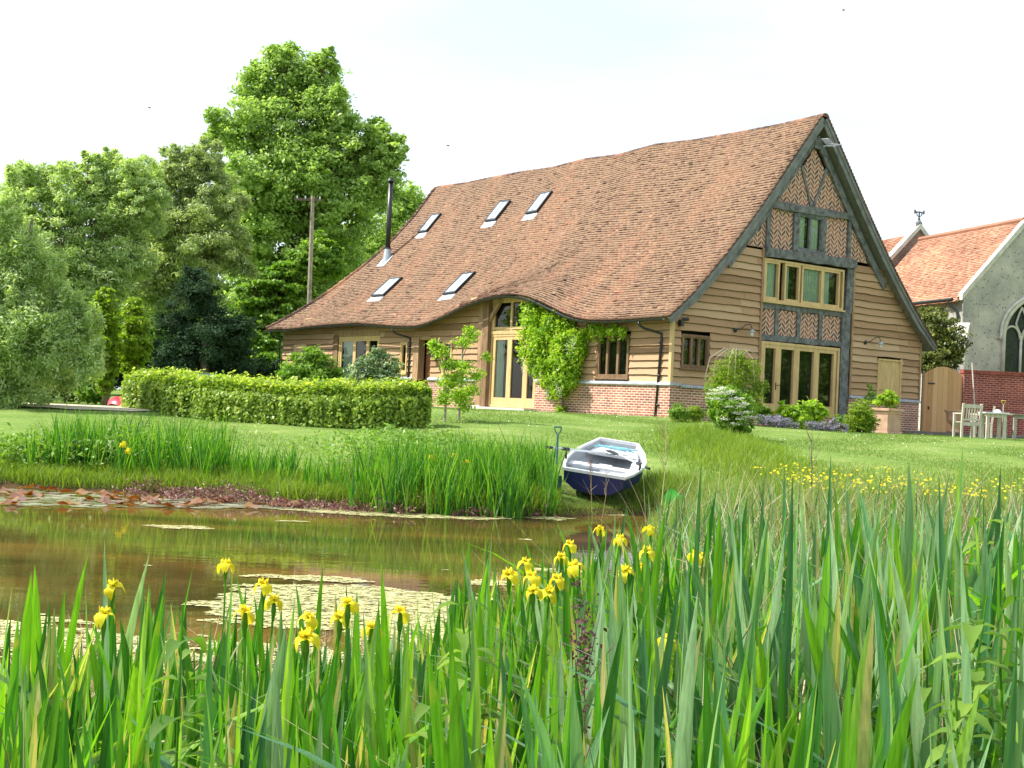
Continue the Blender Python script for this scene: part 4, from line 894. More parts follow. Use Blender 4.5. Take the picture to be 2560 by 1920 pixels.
def czroof(side):
    def s(u, a, l):
        u = np.asarray(u, float); a = np.asarray(a, float); g = side * (a * .66); z = AZ + .02 - a * .751
        l = np.asarray(l, float)
        base = np.array(gd)[None, :] * (g + side * .75 * l)[:, None] + np.array(rd)[None, :] * (-u)[:, None]; base = base + np.array([0, 0, 1.])[None, :] * (z + .66 * l)[:, None]
        return base
    return s
build_tiles('roof', czroof(-1), lambda a: -7.0, -.12, 4.35, M_tile2, CH, gauge=.11, tw=.17, seed=9, lift=.035)
m = MB(); m.add([cw(0, 0, AZ - .03), cw(0, 7, AZ - .03), cw(2.87, 7, AZ - 3.3), cw(2.87, 0, AZ - 3.3)], [(0, 1, 2, 3)]); m.add([cw(0, 0.1, AZ - .03), cw(0, 7, AZ - .03), cw(-2.83, 7, AZ - 3.25), cw(-2.83, .1, AZ - 3.25)], [(3, 2, 1, 0)]); m.build('roof_slope', M_tile2, CH)
m = MB(); m.tube([cw(0, .1, AZ + .05), cw(0, 7, AZ + .05)], .11, 8); m.build('ridge_tiles', M_tile2, CH)
m = MB(); 
for s in (-1, 1):
    a, b = (0, AZ + .12), (s * 2.72, AZ - 2.95); d = (.18 * 1, )
    poly = [a, b, (b[0], b[1] - .24), (0, AZ - .14)]; prismw(m, poly, -.08, .18)
m.build('verge_coping', M_limest, CH)
m = MB(); m.tube([cw(-2.9, .3, EZc - .1), cw(-2.9, 7, EZc - .1)], .06, 8); m.tube([cw(-2.9, .5, EZc - .1), cw(-2.88, .48, EZc - .3), cw(-2.72, .3, EZc - .5), cw(-2.70, .2, EZc - .7), cw(-2.7, .2, 0)], .05, 8); m.build('gutter', M_gut, CH)
# diagonal buttress
bt = empty
m = MB(); bdir = (-gd - rd).normalized(); bs = Vector((bdir.y, -bdir.x, 0)); c0 = cw(-HWc, 0, 0)
def bx(l0, l1, hw, z0, z1, z2):
    a = c0 + bdir * l0; b = c0 + bdir * l1; vs = [a - bs * hw, a + bs * hw, b + bs * hw, b - bs * hw]
    V = [v + Vector((0, 0, z0)) for v in vs] + [vs[0] + Vector((0, 0, z2)), vs[1] + Vector((0, 0, z2)), vs[2] + Vector((0, 0, z1)), vs[3] + Vector((0, 0, z1))]
    m.add(V, [(4, 5, 6, 7), (0, 1, 5, 4), (1, 2, 6, 5), (2, 3, 7, 6), (3, 0, 4, 7)])
bx(0, .75, .26, -1, 3.5, 4.35); bx(.5, 1.15, .28, -1, 2.0, 2.6)
m.build('buttress', M_limest, CH)
m = MB()
for k in range(4): z = 3.55 + k * .2; a = c0 + bdir * (.75 - k * .19); m.tube([a - bs * .28 + Vector((0, 0, z)), a + bs * .28 + Vector((0, 0, z))], .025, 5)
m.build('weathering_course', M_limest, CH)
# tracery window
wn_ = MB()
for s in (-1, 1):
    pts = [cw(s * .82, -.02, WZ0)] + [cw(s * p[0], -.02, p[1]) for p in ar]; wn_.tube(pts, .085, 6)
    pts = [cw(s * 1.0, -.06, 3.8)] + [cw(s * (p[0] * 1.18), -.06, p[1] + (.12 if i else 0)) for i, p in enumerate(ar)]; wn_.tube(pts, .06, 6)
wn_.tube([cw(0, .05, WZ0), cw(0, .05, 4.0)], .055, 6)
for s in (-1, 1):
    cx_ = s * .42
    wn_.tube([cw(cx_ + .37 * math.cos(R(180 - k * 18)) * 1, .05, 3.85 + .5 * math.sin(R(k * 18))) for k in range(11)], .045, 6)
    wn_.tube([cw(0, .05, 4.0), cw(s * .25, .05, 4.45), cw(s * .12, .05, 4.85), cw(0, .05, 5.1)], .04, 6)
wn_.tube([cw(-.9, -.05, WZ0), cw(.9, -.05, WZ0)], .09, 6)
wo = wn_.build('tracery_window', M_limest, CH, smooth=True)
m = MB(); m.add([cw(-.82, .1, WZ0), cw(.82, .1, WZ0), cw(.82, .1, 5.6), cw(-.82, .1, 5.6)], [(0, 1, 2, 3)]); m.build('leaded_glass', pb('leaded_glass', (.03, .035, .04), .2, var=.5, scale=14), wo)
# nave beyond: taller gable with parapet and cross
na = at(2298, 566, 57.2) - Vector(CH.location); NZ = na.z
def nw(g, r, z): return na + gd * g + rd * r + Vector((0, 0, z))
m = MB(); sl = 1.08
m.add([nw(0, 0, -.05), nw(-4.6, 0, -4.6 * sl), nw(-4.6, 0, -NZ), nw(4.6, 0, -NZ), nw(4.6, 0, -4.6 * sl)], [(0, 1, 2, 3, 4)]); m.add([nw(-4.6, 0, -4.6 * sl), nw(-4.6, 14, -4.6 * sl), nw(-4.6, 14, -NZ), nw(-4.6, 0, -NZ)], [(0, 1, 2, 3)]); m.build('nave_wall', brickm('nave_brick', (.26, .12, .10), (.38, .22, .17), (.42, .34, .28)), CH)
m = MB()
for s in (-1, 1):
    vs = []
    for r_ in (-.12, .28): vs += [nw(0, r_, .12), nw(s * 4.7, r_, .12 - 4.7 * sl), nw(s * 4.7, r_, -.12 - 4.7 * sl), nw(0, r_, -.12)]
    m.add(vs, [(0, 1, 2, 3), (7, 6, 5, 4), (0, 4, 5, 1), (1, 5, 6, 2), (2, 6, 7, 3)])
m.build('parapet_coping', M_limest, CH)
def nroof(side):
    def s(u, a, l):
        u = np.asarray(u, float); a = np.asarray(a, float); l = np.asarray(l, float); g = side * (a * .68) + side * .7 * l; z = -.28 - a * .733 + .68 * l
        return np.array(na)[None, :] + np.array(gd)[None, :] * g[:, None] + np.array(rd)[None, :] * (-u)[:, None] + np.array([0, 0, 1.])[None, :] * z[:, None]
    return s
build_tiles('nave_roof', nroof(-1), lambda a: -12., -.2, 5.5, M_tile2, CH, gauge=.12, tw=.2, seed=10)
m = MB(); m.add([nw(0, .2, -.3), nw(0, 12, -.3), nw(-4.2, 12, -.35 - 4.2 * sl), nw(-4.2, .2, -.35 - 4.2 * sl)], [(0, 1, 2, 3)]); m.add([nw(0, .2, -.3), nw(0, 12, -.3), nw(4.2, 12, -.35 - 4.2 * sl), nw(4.2, .2, -.35 - 4.2 * sl)], [(3, 2, 1, 0)]); m.build('nave_roof_slope', M_tile2, CH)
m = MB()
fz = .1
m.lathe([(0.136, -0.062), (0.149, 0.062), (0.099, 0.099), (0.087, 0.136), (0.043, 0.186), (0.062, 0.223), (0.043, 0.260)], 10, nw(0, 0.031, fz))
c_ = nw(0, 0.031, fz)
m.tube([c_ + Vector((0, 0, 0.248)), c_ + Vector((0, 0, 0.558))], 0.031, 6)
m.tube([c_ + gd * -0.211 + Vector((0, 0, 0.521)), c_ + gd * 0.211 + Vector((0, 0, 0.521))], 0.031, 6)
for s in (-1, 1):
    m.tube([c_ + gd * s * 0.211 + Vector((0, 0, 0.446)), c_ + gd * s * 0.223 + Vector((0, 0, 0.608))], 0.043, 6); m.tube([c_ + Vector((0, 0, 0.310)), c_ + gd * s * 0.112 + Vector((0, 0, 0.384)), c_ + gd * s * 0.124 + Vector((0, 0, 0.496))], 0.022, 6)
m.build('stone_cross', M_grey, CH)

# ------------------------------------------------------------------ trees and shrubs (behind and beside the barn)
def bt_(name, lst, Y, n, leaf, asp, mat, label, trunk=.35, basepx=None, **k):
    bl = pxblobs(lst, Y, seed=len(lst)); bx_ = basepx or np.mean([q[0] for q in lst]); p = spotD(bx_, Y)
    return tree(name, (p.x, p.y, p.z), bl, n, leaf, asp, mat, label, trunk=trunk, **k)
G1 = 'trees standing left of the barn'
bt_('broadleaf_tree', [(620, 165, 66), (690, 185, 58), (560, 190, 56), (530, 270, 66), (640, 270, 88), (720, 240, 56), (800, 300, 50), (840, 330, 40), (825, 380, 50), (760, 350, 70), (520, 420, 60), (660, 390, 110), (560, 390, 95), (740, 460, 76), (800, 430, 40), (620, 510, 115), (560, 620, 90), (690, 590, 95), (600, 700, 80), (500, 300, 30), (700, 130, 26), (600, 125, 34), (490, 500, 80)], 78, 170000, .13, .55, M_big, 'tallest broadleaf tree, bright green, rising behind the black flue and pole', trunk=.6, group=G1, clump=.24, fuzz=5)
bt_('broadleaf_tree', [(880, 420, 34), (900, 450, 30), (850, 450, 46), (870, 510, 50), (830, 560, 60), (790, 530, 70), (760, 600, 70), (730, 540, 60)], 88, 24000, .14, .5, M_big, 'pale green tree top just behind the hip end of the barn roof', group=G1)
bt_('willow_tree', [(400, 375, 54), (340, 425, 66), (450, 430, 72), (420, 520, 95), (335, 520, 85), (480, 540, 70), (400, 620, 90), (300, 600, 70), (385, 345, 36), (440, 350, 44)], 62, 130000, .105, .3, M_will, 'rounded grey green willow in the middle of the tree group', group=G1, clump=.2, inner=.35, fuzz=5)
bt_('willow_tree', [(150, 430, 66), (230, 395, 60), (300, 380, 50), (310, 440, 60), (60, 400, 50), (20, 430, 50), (100, 640, 80), (0, 560, 90), (80, 470, 66), (120, 550, 95), (220, 500, 80), (190, 610, 90), (260, 470, 60), (240, 340, 22), (150, 370, 26), (100, 400, 30), (200, 350, 24), (280, 560, 60)], 55, 120000, .10, .3, M_willl, 'silvery loose crowned willow left of the rounded grey green one', group=G1, clump=.2, inner=.3, fuzz=5)
bt_('willow_tree', [(10, 440, 42), (30, 520, 66), (60, 610, 80), (170, 700, 50), (190, 770, 40), (60, 700, 80), (-40, 600, 100), (110, 690, 75), (20, 720, 90), (60, 800, 75), (-30, 850, 70), (140, 640, 40), (120, 750, 50), (30, 370, 18)], 31, 110000, .06, .3, M_willl, 'near willow with hanging sprays at the left edge beside the pond', group=G1, clump=.22, inner=.3, tail=.15, basepx=-10, trunk=.2, fuzz=5, limbs=False)
bt_('yew_tree', [(430, 640, 48), (400, 700, 60), (470, 720, 56), (430, 770, 66), (505, 710, 40), (375, 770, 46), (500, 780, 46), (420, 600, 30)], 52, 60000, .06, .45, M_dark, 'very dark dense evergreen tree above the wheelie bins', group=G1, trunk=.25, inner=.5)
bt_('maple_tree', [(560, 640, 50), (600, 690, 44), (540, 740, 44), (630, 640, 44), (590, 770, 46), (530, 690, 36), (560, 800, 36), (690, 560, 50), (620, 600, 46)], 70, 45000, .12, .6, M_shrub, 'light leaved spreading tree right of the dark evergreen', group=G1, trunk=.2, flat=.35, fuzz=5)
G2 = 'slender yellow green hornbeams on the lawn'
for (cx_, top, bot, wd, Y, lab) in ((228, 628, 866, 29, 37, 'broader yellow green hornbeam, left of its twin by the gravel'), (293, 650, 848, 29, 38, 'narrow yellow green hornbeam at the left end of the clipped hedge')):
    lst = []; K = 9
    for k in range(K): t = k / (K - 1); lst.append((cx_ + random.uniform(-5, 5), top + 12 + (bot - 40 - top) * t, wd * (.42 + .75 * math.sin(math.pi * min(1, t * .8 + .12)) * .8)))
    bt_('hornbeam_tree', lst, Y, 14000, .06, .5, M_horn, lab, trunk=.1, group=G2, basepx=cx_, cl_per=.8, clump=.35, fuzz=3)
def shrubD(name, lst, Y, n, leaf, asp, mat, label, cat='shrub', **k):
    k.setdefault('trunk', .03); k.setdefault('limbs', False); k.setdefault('inner', .4)
    return bt_(name, lst, Y, n, leaf, asp, mat, label, cat=cat, crown='foliage', **k)
shrubD('shrub', [(670, 790, 38), (640, 800, 34), (705, 800, 32), (680, 770, 24), (620, 810, 22), (725, 815, 18), (665, 815, 40)], 44, 9000, .085, .3, M_shrub, 'bright green feathery shrub before the far end of the barn')
shrubD('shrub', [(810, 790, 36), (785, 800, 30), (838, 795, 30), (815, 768, 20), (840, 815, 26), (795, 818, 30)], 41.5, 10000, .05, .5, M_varieg, 'grey green variegated shrub before the left glazed doors')
shrubD('shrub', [(120, 820, 30), (160, 830, 34), (195, 835, 30), (90, 835, 30), (60, 845, 28), (215, 848, 20)], 39, 12000, .09, .5, M_shrub, 'low leafy bushes along the back of the gravel at left', clump=.35)
shrubD('shrub', [(520, 795, 26), (560, 800, 26), (600, 802, 24), (480, 800, 26), (440, 810, 24), (390, 815, 24), (345, 800, 30), (300, 800, 40), (255, 800, 36), (330, 760, 40), (210, 790, 36)], 56, 9000, .11, .5, M_dark, 'dark low undergrowth behind the wheelie bins')
# hidden far tree line so the horizon behind the garden is closed
rr_ = random.Random(4)
for (X, Y, r, lab) in ((-42, 92, 7, 'far left green tree beyond the willows, mostly hidden'), (-30, 98, 6.5, 'green tree beyond the tall broadleaf tree, mostly hidden'), (-22, 100, 6, 'low crowned tree beyond the garden behind the hornbeams')):
    bl = [(X + rr_.uniform(-1, 1) * r, Y + rr_.uniform(-2, 2), 1.5 + rr_.uniform(.3, 1.1) * r, r * rr_.uniform(.45, .7)) for _ in range(8)]
    tree('background_tree', (X, Y, 1.5), bl, 9000, .3, .5, M_big, lab, group=G1, trunk=.4)
# bay tree right of barn
shrubD('bay_tree', [(2030, 705, 42), (2005, 740, 44), (2050, 735, 40), (1990, 700, 30), (2025, 775, 46), (2055, 770, 26), (1985, 780, 30), (2000, 680, 18)], 47.5, 16000, .065, .5, M_olive, 'round olive green evergreen between the barn gable and the church', cat='tree', trunk=.12, clump=.22)
# weeping tree, viburnum, planter etc
shrubD('weeping_tree', [(1590, 775, 24), (1560, 800, 28), (1620, 795, 28), (1545, 830, 22), (1640, 830, 20), (1590, 830, 34), (1620, 855, 26)], 36.5, 5200, .055, .28, M_horn, 'small weeping tree with arching bare twigs before the gable doors', cat='tree', trunk=.035, limbs=True, bark=M_barkp, tail=.15, clump=.3)
vb = shrubD('guelder_rose', [(1580, 870, 32), (1555, 865, 26), (1605, 880, 28), (1575, 905, 34), (1600, 915, 26), (1560, 895, 26), (1590, 940, 24), (1578, 850, 20)], 30, 5200, .05, .55, M_shrub, 'leafy shrub with flat white flower heads standing on the lawn', clump=.3, trunk=.03)
def heads(parent, lst, Y, rad, n, mat, name='flower_head'):
    for (x, y) in lst:
        p = atD(x, y, Y) - Vector(parent.location); d = RNG.normal(size=(n, 3)) * np.array([rad, rad, rad * .25]) * .5
        link(name, leaf_mesh(name, d, unit(np.array([0, 0, 1.]) + RNG.normal(size=(n, 3)) * .3), .021, .7, RNG.random(n), mat), parent, p)
heads(vb, [(1535, 850), (1550, 850), (1562, 848), (1580, 845), (1596, 860), (1540, 860), (1615, 900), (1598, 905), (1545, 842), (1560, 838), (1572, 850), (1585, 862), (1600, 878), (1612, 890), (1590, 892), (1575, 878), (1552, 862), (1606, 872), (1568, 905), (1586, 915)], 29.2, .12, 70, M_white)
shrubD('hydrangea', [(1700, 885, 18), (1730, 888, 22), (1760, 885, 20), (1720, 900, 22), (1745, 905, 20), (1690, 893, 14), (1775, 893, 14)], 36.5, 2600, .075, .55, M_wist, 'broad leaved light green shrub between two lavender coloured clumps', clump=.4)
tp = shrubD('clipped_yew', [(1860, 885, 24), (1858, 905, 33), (1862, 920, 30), (1850, 915, 28), (1872, 912, 26)], 36.5, 20000, .024, .5, M_horn, 'rounded clipped evergreen ball beside the square planter', clump=.16, inner=.5)
shrubD('box_ball', [(1503, 892, 15), (1500, 898, 14)], 36.3, 4000, .022, .5, M_horn, 'small clipped green ball, right of the pair at the barn corner', clump=.4)
shrubD('box_ball', [(1466, 888, 18), (1475, 895, 14), (1458, 896, 12)], 36.3, 4000, .028, .4, M_shrub, 'loose bushy plant with a few red flowers at the barn corner', clump=.4)
shrubD('catmint', [(1660, 912, 14), (1680, 914, 15), (1700, 916, 14), (1640, 905, 12), (1720, 920, 8)], 35.4, 5200, .022, .4, M_nep, 'hazy purple blue catmint clump left of the broad leaved shrub', cat='plant', trunk=0, clump=.4)
shrubD('catmint', [(1765, 922, 13), (1785, 924, 14), (1805, 925, 13), (1750, 918, 10), (1825, 925, 9), (1800, 910, 8)], 35.4, 5200, .022, .4, M_nep, 'hazy purple blue catmint clump beside the clipped evergreen ball', cat='plant', trunk=0, clump=.4)
shrubD('fern_shrub', [(1655, 895, 14), (1640, 885, 14), (1810, 905, 10)], 37.2, 1600, .05, .5, M_shrub, 'small green bed plants at the foot of the gable doors', trunk=0)
shrubD('climbing_rose', [(1880, 835, 7), (1884, 850, 9), (1875, 862, 10), (1890, 866, 8)], 41.2, 900, .04, .5, M_big, 'thin dark climber against the boards beside the small plank door', trunk=0)
# hedge
hp = []
for (px, Y) in [(352, 33.6), (392, 32.4), (470, 30.9), (600, 29.9), (780, 29.2), (920, 29.0), (1050, 29.6)]: p = spot(px, Y); hp.append((p.x, p.y, p.z))
HP = np.array(hp); Ls = np.concatenate([[0], np.cumsum(np.linalg.norm(np.diff(HP[:, :2], axis=0), axis=1))])
def hedge(n=50000, w_=.46, h=.83):
    s = RNG.uniform(0, Ls[-1], n); c = np.stack([np.interp(s, Ls, HP[:, k]) for k in range(3)], 1); c2 = np.stack([np.interp(np.minimum(s + .1, Ls[-1] + .0), Ls, HP[:, k]) for k in range(3)], 1); c1 = np.stack([np.interp(np.maximum(s - .1, 0), Ls, HP[:, k]) for k in range(3)], 1)
    t = unit((c2 - c1) * np.array([1, 1, 0])); nrm = np.cross(t, np.array([0, 0, 1.]))   # towards camera
    a = RNG.uniform(0, 1, n); on = RNG.random(n)
    side = np.where(on < .42, 1, np.where(on < .55, -1, 0)); q = RNG.uniform(-1, 1, n)
    lump = .34 * (fbm(s * 3.6, a * 4) - .5) * 2
    off = np.where(side != 0, side * (w_ + lump), q * w_); z = np.where(side != 0, RNG.uniform(.02, 1, n) * h, h + lump * .9 + np.abs(RNG.normal(size=n)) * .045)
    z = z - .12 * np.maximum(0, np.abs(off) / w_ - .75) * (z > h * .8) * 3
    depth = np.abs(RNG.normal(size=n)) * .10; off = off - np.sign(off) * depth * (side != 0); z = z - depth * (side == 0) * .8 + .02 * RNG.normal(size=n)
    P = c + nrm * off[:, None] + np.array([0, 0, 1.]) * z[:, None]; P[:, 2] = terr(P[:, 0], P[:, 1]) + z
    # rounded ends
    Nn = unit(nrm * side[:, None] * 1.0 + np.array([0, 0, 1.]) * np.where(side == 0, 1, .45)[:, None] + RNG.normal(size=(n, 3)) * .5)
    ends = 5200
    for (e, dr_) in ((0, -1), (-1, 1)):
        tt = unit((HP[1:2] - HP[0:1]) if e == 0 else (HP[-1:] - HP[-2:-1]))[0]; 
        if e == 0: tt = -tt
        nn = np.cross(tt, [0, 0, 1.]); yy = RNG.uniform(-1, 1, ends // 2); zz = RNG.uniform(0, 1, ends // 2)
        pp = HP[e] + nn * (yy * w_)[:, None] + tt * (.18 * (1 - yy ** 2) - np.abs(RNG.normal(size=ends // 2)) * .06)[:, None]; pp[:, 2] = terr(pp[:, 0], pp[:, 1]) + zz * h
        P = np.concatenate([P, pp]); Nn = np.concatenate([Nn, unit(tt + np.array([0, 0, .5]) + RNG.normal(size=(ends // 2, 3)) * .5)])
    rv = np.clip(.35 * fbm(P[:, 0] * 3, P[:, 2] * 3 + P[:, 1] * 3) + .62 * RNG.random(len(P)) + .15 * (P[:, 2] - terr(P[:, 0], P[:, 1]) > .85), 0, 1)  # topmost leaves toned lighter, sunlight on the top painted into the colour
    b = HP[3]; o = empty('hedge', b, label='long low clipped hornbeam hedge curving across the lawn before the barn', cat='hedge')
    link('foliage', leaf_mesh('foliage', P - b, Nn, .048, .6, rv, M_hedge), o)
    m = MB()
    for i in range(len(HP) * 9 - 9):
        k = i / 9; j = int(k); f = k - j; c = HP[j] * (1 - f) + HP[j + 1] * f - b
        for q in (-.2, .15): m.tube([(c[0] + random.uniform(-.1, .1), c[1] + q, c[2] - .05), (c[0] + random.uniform(-.15, .15), c[1] + q, c[2] + .7)], [.02, .008], 5)
    m.build('stems', M_bark, o)
hedge()
# saplings
for (px, base, lst, lab) in ((1112, 31.0, [(950, 760, 15), (940, 745, 11), (975, 790, 15), (965, 830, 18), (990, 815, 17), (935, 740, 8), (955, 860, 14)], 'left slender sapling with pale trunk on the lawn before the barn'),
                       (1147, 31.6, [(1000, 740, 14), (1020, 725, 13), (1012, 712, 9), (1005, 790, 15), (1030, 810, 14), (1050, 770, 10), (990, 850, 20), (1000, 870, 16), (1020, 840, 13)], 'right slender sapling, taller and bushier, before the barn doors')):
    bl = pxblobs(lst, base, seed=3); p = spot(px, base)
    o = empty('sapling', p, label=lab, cat='tree', group='two saplings on the lawn')
    b2 = [(q[0] - p.x, q[1] - p.y, q[2] - p.z, q[3]) for q in bl]
    P, Nn, rv = crown_pts(b2, 2000, .6, inner=.5, cl_per=2, soft=1.0)
    link('crown', leaf_mesh('crown', P, Nn, .045, .5, rv, M_wist), o); m = MB()
    zt = max(b[2] for b in b2); m.tube([(0, 0, -.05), (.0, 0, zt * .3), (b2[0][0] * .4, 0, zt * .65), (b2[0][0] * .9, 0, zt)], [.035, .03, .02, .006], 7)
    for b in b2:
        k = max(.2, b[2] / zt * .7); m.tube([(b2[0][0] * .4 * k, 0, zt * k), ((b2[0][0] * .4 * k + b[0]) / 2, b[1] / 2, (zt * k + b[2]) / 2 + .05), b[:3]], [.014, .010, .004], 5)
    m.build('trunk', M_barkp, o)
# wisteria on the wall: foliage volume hugging the front wall
def wist():
    o = empty('wisteria', B2W(-4.3, -.25, .0), label='yellow green wisteria with drooping white flowers climbing the barn front', cat='climber')
    inv = Vector(o.location)
    bl = []
    for (u, z, r) in [(-6.15, 3.25, .32), (-5.9, 2.9, .42), (-6.1, 2.45, .38), (-5.4, 2.6, .5), (-5.0, 2.9, .32), (-5.9, 2.0, .42), (-5.2, 2.1, .5), (-4.6, 2.5, .42), (-4.2, 2.2, .42), (-4.8, 1.7, .48), (-5.5, 1.5, .40), (-4.2, 1.7, .42), (-3.8, 2.3, .3), (-4.6, 1.25, .38), (-5.1, 1.2, .3), (-4.1, 1.2, .34), (-4.5, .85, .28), (-4.95, .75, .22), (-5.2, .95, .2), (-3.6, 2.55, .2), (-3.2, 2.62, .17), (-2.8, 2.6, .17), (-2.3, 2.58, .18), (-1.9, 2.55, .15), (-3.75, 1.95, .22), (-4.55, .12, .17), (-4.35, 2.75, .25), (-5.6, 3.2, .25), (-3.9, 1.5, .2)]:
        p = B2W(u, -.32 if r > .25 else -.2, z) - inv; bl.append((p.x, p.y, p.z, r))
    P, Nn, rv = crown_pts(bl, 24000, .34, inner=.2, tail=.12)
    q = P; v = q[:, 0] * math.sin(TH) + q[:, 1] * math.cos(TH); vmin = .22; over = np.maximum(0, v - vmin)   # keep out of the wall
    P = q - np.stack([over * math.sin(TH), over * math.cos(TH), 0 * over], 1); keep = np.ones(len(P), bool)
    link('foliage', leaf_mesh('foliage', P[keep], Nn[keep], .065, .42, rv[keep], M_wist), o)
    m = MB(); pt = lambda u, v, z: B2W(u, v, z) - inv
    m.tube([pt(-4.5, -.2, -.1), pt(-4.48, -.2, .5), pt(-4.6, -.22, 1.2), pt(-4.9, -.2, 2.0), pt(-5.6, -.2, 2.8)], [.05, .045, .04, .03, .015], 8); m.tube([pt(-4.55, -.2, 1.0), pt(-4.2, -.2, 1.8), pt(-3.8, -.16, 2.5), pt(-1.9, -.12, 2.6)], [.03, .028, .02, .01], 6)
    m.build('stem', M_bark, o)
    for (u, z) in [(-5.85, 2.35), (-5.1, 2.0), (-5.0, 1.75), (-4.5, 1.95), (-6.05, 1.45), (-5.85, 1.4), (-5.5, 1.45), (-4.45, 1.2), (-4.3, .85), (-5.15, 1.2), (-4.75, .7), (-3.9, 2.1), (-4.15, .75), (-5.75, 1.7), (-3.65, 2.2)]:
        d = RNG.normal(size=(60, 3)) * np.array([.035, .035, .13]); d[:, 2] -= .1; p = pt(u, -.62, z)
        link('flower_cluster', leaf_mesh('flower_cluster', d, unit(RNG.normal(size=(60, 3))), .018, .7, RNG.random(60), M_white), o, p)
wist()

# ------------------------------------------------------------------ objects on lawn / terrace
# telegraph pole
p = at(775, 790, 64); b = (p.x, p.y, tz(p.x, p.y)); tpz = at(782, 490, 64).z
o = empty('telegraph_pole', b, label='weathered wooden telegraph pole with a short crossarm among the trees', cat='pole'); h = tpz - b[2]
dx = at(782, 490, 64).x - p.x
m = MB(); m.tube([(0, 0, -.2), (dx, 0, h)], [.12, .09], 10); m.build('post', M_barkp, o)
m = MB(); m.box(-1.0, .28, -.06, .06, h - .25, h - .14); m.build('crossarm', M_bark, o)
m = MB()
for x in (-.9, -.5, .2): m.tube([(x, 0, h - .14), (x, 0, h - .02)], .035, 6)
m.build('insulator', M_alu, o)
# wheelie bins
def bin_(px, Y, mat, lab):
    p = spot(px, Y); o = empty('wheelie_bin', (p.x, p.y, p.z), .1, label=lab, cat='bin', group='wheelie bins under the dark tree')
    m = MB(); m.add([(-.22, -.25, .06), (.22, -.25, .06), (.22, .25, .06), (-.22, .25, .06), (-.29, -.34, .98), (.29, -.34, .98), (.29, .34, .98), (-.29, .34, .98)], [(3, 2, 1, 0), (4, 5, 6, 7), (0, 1, 5, 4), (1, 2, 6, 5), (2, 3, 7, 6), (3, 0, 4, 7)]); m.build('body', mat, o, bevel=.02)
    m = MB(); m.add([(-.31, -.37, .985), (.31, -.37, .985), (.31, .36, 1.0), (-.31, .36, 1.0), (-.27, -.3, 1.05), (.27, -.3, 1.05), (.27, .3, 1.09), (-.27, .3, 1.09)], [(3, 2, 1, 0), (4, 5, 6, 7), (0, 1, 5, 4), (1, 2, 6, 5), (2, 3, 7, 6), (3, 0, 4, 7)]); m.build('lid', mat, o)
    m = MB(); 
    for s in (-1, 1): m.tube([(s * .24, .27, .1), (s * .29, .27, .1)], .1, 12)
    m.build('wheels', M_black, o)
bin_(515, 50.5, M_binb, 'blue wheelie bin, left of the two'); bin_(548, 50.3, M_bing, 'dark green wheelie bin, right of the two')
# red plastic play boat at the hedge end
p = spot(318, 35.5); m = MB(); rows = []
for i in range(13):
    t = i / 12; x = -.5 + 1.0 * t; hh = .12 + .10 * abs(math.sin(t * 2 * math.pi)) * (1 if t < .55 else .8); ww = .28 * math.sin(math.pi * (.08 + .84 * t)) + .06
    rows.append([(x, -ww, .05 + .05 * math.sin(t * 9)), (x, -ww * .8, hh * .75), (x, 0, hh + .08), (x, ww * .8, hh * .75), (x, ww, .05)])
m.add([q for r_ in rows for q in r_], [(i * 5 + k, (i + 1) * 5 + k, (i + 1) * 5 + k + 1, i * 5 + k + 1) for i in range(12) for k in range(4)])
o = m.build('plastic_sledge', M_redp, None, (p.x, p.y, p.z), smooth=True); tag(o, 'upturned red plastic sledge lying on grass at the left end of the hedge', 'sledge')
# planter with plant
p = spot(2207, 38.5); o = empty('square_planter', (p.x, p.y, p.z), .75, label='large square terracotta planter with mouldings beside the clipped ball', cat='planter')
m = MB(); m.box(-.36, .36, -.36, .36, 0, .66); m.build('box', M_stone, o, bevel=.01)
m = MB(); m.box(-.42, .42, -.42, .42, .66, .74); m.box(-.40, .40, -.40, .40, .0, .06); m.box(-.38, .38, -.38, .38, .58, .659); m.build('rim', M_stone, o, bevel=.01)
shrubD('hydrangea', [(1905, 866, 13), (1920, 862, 15), (1930, 868, 11), (1895, 870, 9), (1918, 852, 9)], 38.5, 900, .06, .6, M_wist, 'light green leafy plant with a yellow bloom growing in the square planter', trunk=0, clump=.5)
# terracotta urn, small pot
p = at(2383, 1078, 43.2); m = MB(); m.lathe([(.0, 0), (.20, 0), (.20, .06), (.10, .12), (.06, .2), (.10, .26), (.20, .34), (.23, .45), (.24, .62), (.30, .70), (.31, .74), (.27, .74), (.2, .6), (0, .55)], 24)
o = m.build('urn', M_pot, None, (p.x, p.y, 1.462), smooth=True); tag(o, 'brown terracotta urn on a narrow foot before the arched gate', 'urn')
p = B2W(-12.6, -.55, 0); m = MB(); m.lathe([(0, 0), (.15, 0), (.22, .4), (.24, .4), (.24, .45), (.2, .45), (.18, .36), (0, .34)], 18); o = m.build('flower_pot', M_stone, None, (p.x, p.y, tz(p.x, p.y)), smooth=True); tag(o, 'pale round pot by the barn front entrance', 'pot')
